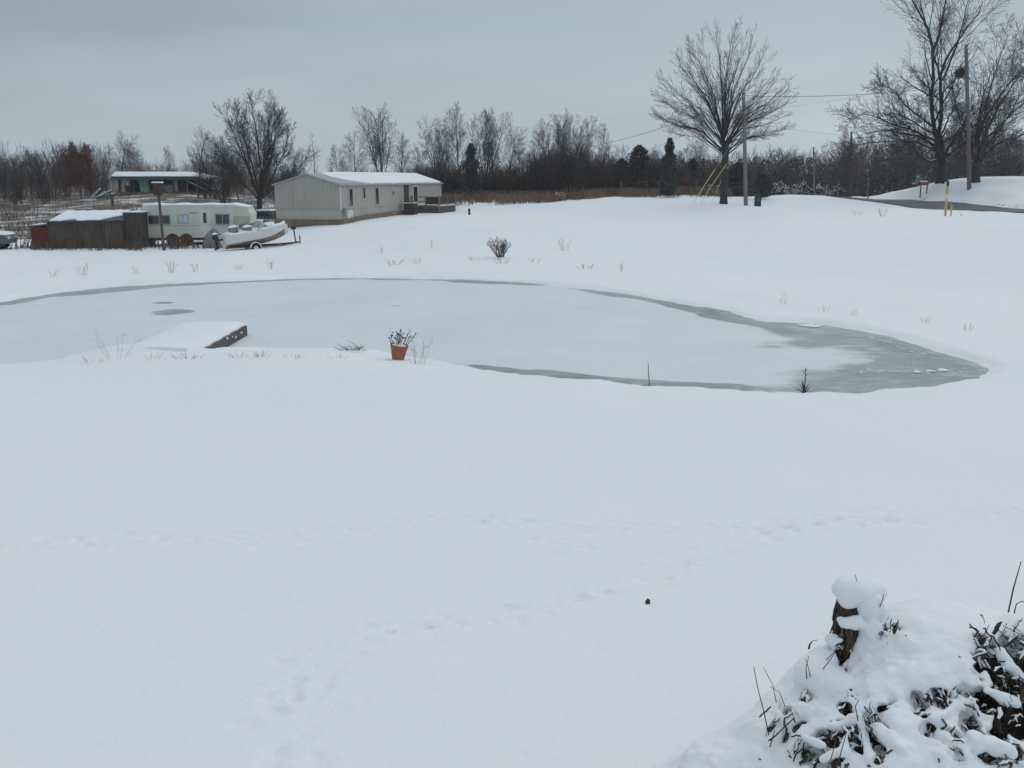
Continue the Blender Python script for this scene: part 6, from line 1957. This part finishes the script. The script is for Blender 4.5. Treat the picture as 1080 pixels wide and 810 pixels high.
    def strip(store, faces, pts, wid, up_, thick):
        n0 = len(store); m = len(pts)
        for k_, p in enumerate(pts):
            d = unit(pts[min(k_ + 1, m - 1)] - pts[max(k_ - 1, 0)]); sd = unit(np.cross(d, up_)) * wid[k_]; nn = np.cross(sd, d); nn = nn / (np.linalg.norm(nn) + 1e-9)
            if nn[2] < 0: nn = -nn
            store.extend([p - sd, p - sd * .5 + nn * thick[k_], p + sd * .5 + nn * thick[k_], p + sd, p - nn * .004])
        for k_ in range(m - 1):
            for j in range(5):
                q_ = (j + 1) % 5
                faces.append((n0 + k_ * 5 + j, n0 + k_ * 5 + q_, n0 + (k_ + 1) * 5 + q_, n0 + (k_ + 1) * 5 + j))
    for hi_, (c, vd, rt, up, a, b) in enumerate(holes):
        if c.z > CAMZ - 1.85 and c.x < 1.6 and hi_ < 4: continue
        n = int(5 + 2600 * a * b)
        for i in range(n):
            t = rn2.uniform(0, 6.283); r_ = math.sqrt(rn2.random()) * 1.25
            p = np.array(c) + np.array(vd) * rn2.uniform(-.005, .05) + np.array(rt) * (a * 1.3 * r_ * math.cos(t)) + np.array(up) * (b * 1.3 * r_ * math.sin(t))
            az = rn2.uniform(-1.7, 1.7) - math.pi / 2
            d = unit(np.array([math.cos(az), math.sin(az) * .8, rn2.uniform(-1.0, .35)])); L_ = rn2.uniform(.02, .07)
            pts = np.array([p + d * (L_ * (k_ / 5 - .5)) + np.array([0, 0, -.35 * L_ * (k_ / 5) ** 2]) + rn2.normal(0, .05 * L_, 3) for k_ in range(6)])
            w_ = L_ * rn2.uniform(.06, .18) * np.array([.25, .8, 1, .95, .65, .08])
            strip(lv0, lq, pts, w_, np.array([0, 0, 1.0]) + rn2.normal(0, .35, 3), np.full(6, .002))
            if rn2.random() < .55:
                pr = pts + np.array([0, 0, .004]); f_ = rn2.uniform(.55, 1.05)
                strip(sv0, sq, pr[:5], (w_ * f_ * rn2.uniform(.7, 1.1, 6))[:5], np.array([0, 0, 1.0]) + rn2.normal(0, .2, 3), L_ * rn2.uniform(.10, .2) * np.array([.2, .8, 1.0, .8, .2]) * rn2.uniform(.6, 1.2, 5))
    link('drooping_leaves', mesh_np('drooping_leaves', local(np.array(lv0)), lq), M['leafdead'], HP)['kind'] = 'stuff'
    link('leaf_snow', mesh_np('leaf_snow', local(np.array(sv0)), sq), M['snow'], HP)['kind'] = 'stuff'
    # stems that stand out of the snow, each traced at its own distance
    STEMS = [([(811, 776), (806, 752), (799, 725), (795, 703)], 3.62, .0022), ([(795, 703), (803, 712), (816, 722), (822, 734)], 3.62, .0016), ([(795, 728), (793, 733), (794, 741)], 3.62, .003), ([(819, 742), (815, 722), (805, 704)], 3.66, .0016), ([(828, 745), (822, 730), (812, 724)], 3.64, .0016),
             ([(851, 716), (850, 704), (853, 692)], 3.75, .002), ([(855, 716), (852, 702), (849, 694)], 3.75, .0016), ([(854, 692), (860, 698), (870, 697), (878, 690), (884, 682)], 3.8, .0022), ([(866, 708), (874, 698), (881, 688)], 3.78, .002), ([(853, 682), (857, 676), (862, 675)], 3.8, .002), ([(853, 684), (854, 680), (856, 677)], 3.8, .004),
             ([(1011, 692), (1020, 698), (1030, 704)], 3.85, .0018), ([(955, 670), (962, 674), (968, 679)], 3.98, .0022), ([(954, 648), (962, 649), (968, 651)], 4.12, .0018), ([(905, 620), (904, 614), (902, 606)], 3.95, .0018),
             ([(922, 768), (935, 780), (950, 797), (966, 815)], 3.4, .0026), ([(872, 813), (878, 795), (882, 780)], 3.42, .002), ([(882, 812), (888, 790), (893, 772)], 3.42, .002), ([(905, 760), (902, 745), (906, 738)], 3.55, .002), ([(868, 735), (877, 740), (880, 750), (884, 758)], 3.6, .0024), ([(828, 725), (840, 730), (852, 742)], 3.66, .0018), ([(818, 757), (810, 768), (806, 782)], 3.56, .002),
             ([(810, 782), (818, 776), (828, 766), (838, 757)], 3.52, .0034), ([(812, 788), (815, 778), (817, 770)], 3.52, .002), ([(800, 800), (815, 808), (825, 815)], 3.45, .002), ([(930, 650), (926, 660), (918, 672), (915, 690), (914, 702)], 3.84, .0026), ([(914, 702), (922, 706), (932, 708)], 3.82, .0022), ([(1003, 734), (1000, 745), (1005, 755)], 3.6, .002), ([(1008, 800), (1016, 806), (1022, 812)], 3.32, .0022), ([(1060, 795), (1064, 805), (1070, 814)], 3.35, .002), ([(990, 800), (991, 806)], 3.3, .003),
             ([(928, 640), (931, 632), (932, 626)], 3.92, .0018), ([(1036, 700), (1046, 715), (1052, 724)], 3.8, .0026), ([(1046, 690), (1058, 700), (1072, 708), (1085, 712)], 3.8, .0032), ([(1040, 735), (1060, 732), (1084, 730)], 3.75, .004)]
    for i, (pp, D, r_) in enumerate(STEMS):
        foot = hit(*pp[0], A=S)
        if foot.y < 4.9: D = foot.y + .004
        pts = [P(a, b, D - .012 * j + .015 * math.sin(i + j)) for j, (a, b) in enumerate(pp)]
        mb = MB().tube([p - c0 for p in pts], [r_ * (1.1 - .5 * j / max(1, len(pts) - 1)) for j in range(len(pts))], 6)
        mb.build('stem', M['stem_tan'] if i in (25, 26, 16) else M['stem'], HP)
    # the stump with its snow cap
    b0 = P(906, 740, 3.97); t0 = P(905, 628, 3.97)
    q = Vector((t0.x, t0.y, gz(t0.x, t0.y)))
    ST = thing('tree_stump', 'broken bark-covered stump wearing a round cap of snow', 'stump', q)
    rs_ = random.Random(2); v, f = [], []; kk = 28; rows = 22
    Hs = t0.z - q.z; rad0 = 21 * 4.25 / F
    for i in range(rows):
        z = -.1 + (Hs + .1) * i / (rows - 1)
        for j in range(kk):
            t = 6.283 * j / kk
            r_ = rad0 * (1.25 - .28 * (z / Hs)) * (1 + .09 * math.sin(7 * t + 2 * math.sin(z * 9)) + .08 * math.sin(13 * t + z * 24) + rs_.uniform(-.09, .09))
            v.append((r_ * math.cos(t), r_ * math.sin(t), z + (.02 * math.sin(5 * t) if i == rows - 1 else 0)))
    for i in range(rows - 1):
        for j in range(kk): f.append((i * kk + j, i * kk + (j + 1) % kk, (i + 1) * kk + (j + 1) % kk, (i + 1) * kk + j))
    f.append(tuple((rows - 1) * kk + j for j in range(kk)))
    MB().add(v, f).build('trunk', M['stump'], ST, smooth=True)
    v, f = [], []; kk = 36
    prof = [(.70, -.030), (.98, -.026), (1.08, -.006), (1.12, .016), (1.07, .038), (.90, .058), (.62, .070), (.30, .076), (.02, .077)]
    for i, (r_, z) in enumerate(prof):
        for j in range(kk):
            t = 6.283 * j / kk; w_ = 1 + .05 * math.sin(2 * t + 1) + .035 * math.sin(5 * t + i * .7) + rs_.uniform(-.012, .012)
            v.append((r_ * rad0 * 1.15 * w_ * math.cos(t), r_ * rad0 * 1.15 * w_ * math.sin(t), Hs + z + (.012 * math.sin(4 * t + 2) - .012 * math.cos(t)) * (1 if i < 3 else 0)))
    for i in range(len(prof) - 1):
        for j in range(kk): f.append((i * kk + j, i * kk + (j + 1) % kk, (i + 1) * kk + (j + 1) % kk, (i + 1) * kk + j))
    f.append(tuple(j for j in range(kk))[::-1]); f.append(tuple((len(prof) - 1) * kk + j for j in range(kk)))
    MB().add(v, f).build('snow_cap', M['snow'], ST, smooth=True)
    # bark splinters hanging off the left side
    for i in range(60):
        mb = MB()
        a = math.pi * 1.3 + rs_.uniform(-1.3, 1.1); z = Hs - rs_.uniform(.02, .30); r_ = rad0 * (1.02 + .1 * (Hs - z))
        p = Vector((r_ * math.cos(a), r_ * math.sin(a), z))
        mb.bar(p, p + Vector((math.cos(a) * rs_.uniform(.0, .016), math.sin(a) * .008, -rs_.uniform(.03, .10))), rs_.uniform(.003, .010), .004)
        mb.build('bark_splinter', M['stem'] if i % 2 else M['stem_tan'], ST)


heap()

# thin bare stems behind the heap
b_ = P(1058, 668, 4.5)
q = Vector((b_.x, b_.y, b_.z))
SM = thing('dried_reed', 'tall thin dark stem rising behind the foreground heap', 'stem', q)
MB().tube([(0, 0, -.25), P(1063, 648, 4.5) - q, P(1069, 620, 4.5) - q, P(1077, 592, 4.5) - q], [.0045, .004, .0035, .002], 6).build('stalk', M['stem'], SM)
q2 = P(1071, 652, 4.4)
SM = thing('dried_reed', 'short hooked stem beside the tall thin one behind the heap', 'stem', q2)
MB().tube([(0, 0, -.2), P(1070, 645, 4.4) - q2, P(1072, 637, 4.4) - q2, P(1078, 634, 4.4) - q2, P(1086, 638, 4.4) - q2], [.003, .003, .0026, .0022, .0015], 6).build('stalk', M['stem'], SM)

HZ = bpy.data.materials.new('winter_haze'); nt_, N_, L_ = nodes_of(HZ)
N_.remove(N_['Principled BSDF'])
pv = N_.new('ShaderNodeVolumePrincipled'); pv.inputs['Color'].default_value = (.9, .93, .96, 1); pv.inputs['Density'].default_value = 0.00055; pv.inputs['Anisotropy'].default_value = 0.2
L_.new(pv.outputs[0], N_['Material Output'].inputs['Volume'])
kind(MB().box(-420, 420, -70, 420, CAMZ - 8, CAMZ + 24).build('haze', HZ, None), 'stuff')

# ------------------------------------------------------------------ sky and light: full overcast
world = bpy.data.worlds.new('World'); scene.world = world; world.use_nodes = True
nt = world.node_tree; N, L = nt.nodes, nt.links
bg = N['Background']
sky = N.new('ShaderNodeTexSky'); sky.sky_type = 'NISHITA'; sky.sun_disc = False
SUN_EL, SUN_AZ = R(38), R(30)
sky.sun_elevation = SUN_EL; sky.sun_rotation = SUN_AZ
sky.air_density = 1.0; sky.dust_density = 3.0
tc = N.new('ShaderNodeTexCoord')
sx = N.new('ShaderNodeSeparateXYZ'); L.new(tc.outputs['Generated'], sx.inputs[0])
cr = N.new('ShaderNodeValToRGB')
e = cr.color_ramp.elements
e[0].position, e[0].color = 0.0, (0.505, 0.605, 0.675, 1)
e[1].position, e[1].color = 1.0, (0.70, 0.785, 0.865, 1)
for pos, c in ((.07, (.45, .545, .61)), (.14, (.37, .462, .525)), (.22, (.36, .45, .515)), (.45, (.53, .615, .68))):
    k = e.new(pos); k.color = (*c, 1)
L.new(sx.outputs['Z'], cr.inputs[0])
mp = N.new('ShaderNodeMapping'); mp.inputs['Scale'].default_value = (1, 1, 5.5)
L.new(tc.outputs['Generated'], mp.inputs[0])
no = N.new('ShaderNodeTexNoise'); no.inputs['Scale'].default_value = 2.2; no.inputs['Detail'].default_value = 5; no.inputs['Roughness'].default_value = 0.5
L.new(mp.outputs[0], no.inputs['Vector'])
mr = N.new('ShaderNodeMapRange'); mr.inputs['From Min'].default_value = .3; mr.inputs['From Max'].default_value = .7; mr.inputs['To Min'].default_value = .87; mr.inputs['To Max'].default_value = 1.10
L.new(no.outputs['Fac'], mr.inputs['Value'])
gx = N.new('ShaderNodeMath'); gx.operation = 'MULTIPLY_ADD'; gx.inputs[1].default_value = .22; gx.inputs[2].default_value = 1.0
L.new(sx.outputs['X'], gx.inputs[0])
mm = N.new('ShaderNodeMath'); mm.operation = 'MULTIPLY'; L.new(mr.outputs[0], mm.inputs[0]); L.new(gx.outputs[0], mm.inputs[1])
m10 = N.new('ShaderNodeMath'); m10.operation = 'MULTIPLY'; m10.inputs[1].default_value = 10.0; L.new(mm.outputs[0], m10.inputs[0])
vm = N.new('ShaderNodeVectorMath'); vm.operation = 'SCALE'; L.new(cr.outputs[0], vm.inputs[0]); L.new(m10.outputs[0], vm.inputs['Scale'])
mx = N.new('ShaderNodeMix'); mx.data_type = 'RGBA'; mx.inputs['Factor'].default_value = .96
L.new(sky.outputs[0], mx.inputs['A']); L.new(vm.outputs[0], mx.inputs['B'])
L.new(mx.outputs['Result'], bg.inputs['Color'])
bg.inputs['Strength'].default_value = 0.1

sun_d = bpy.data.lights.new('sun', 'SUN'); sun_d.energy = 0.5; sun_d.angle = R(40); sun_d.color = (1.0, .97, .93)
sun = bpy.data.objects.new('sun', sun_d); COL.objects.link(sun)
dirv = Vector((math.sin(SUN_AZ) * math.cos(SUN_EL), math.cos(SUN_AZ) * math.cos(SUN_EL), math.sin(SUN_EL)))
sun.rotation_euler = dirv.to_track_quat('Z', 'Y').to_euler()

vs = scene.view_settings
vs.view_transform = 'Standard'; vs.look = 'None'; vs.exposure = 0.0; vs.gamma = 1.0; vs.use_curve_mapping = False
scene.cycles.max_bounces = 5
scene.cycles.use_denoising = True
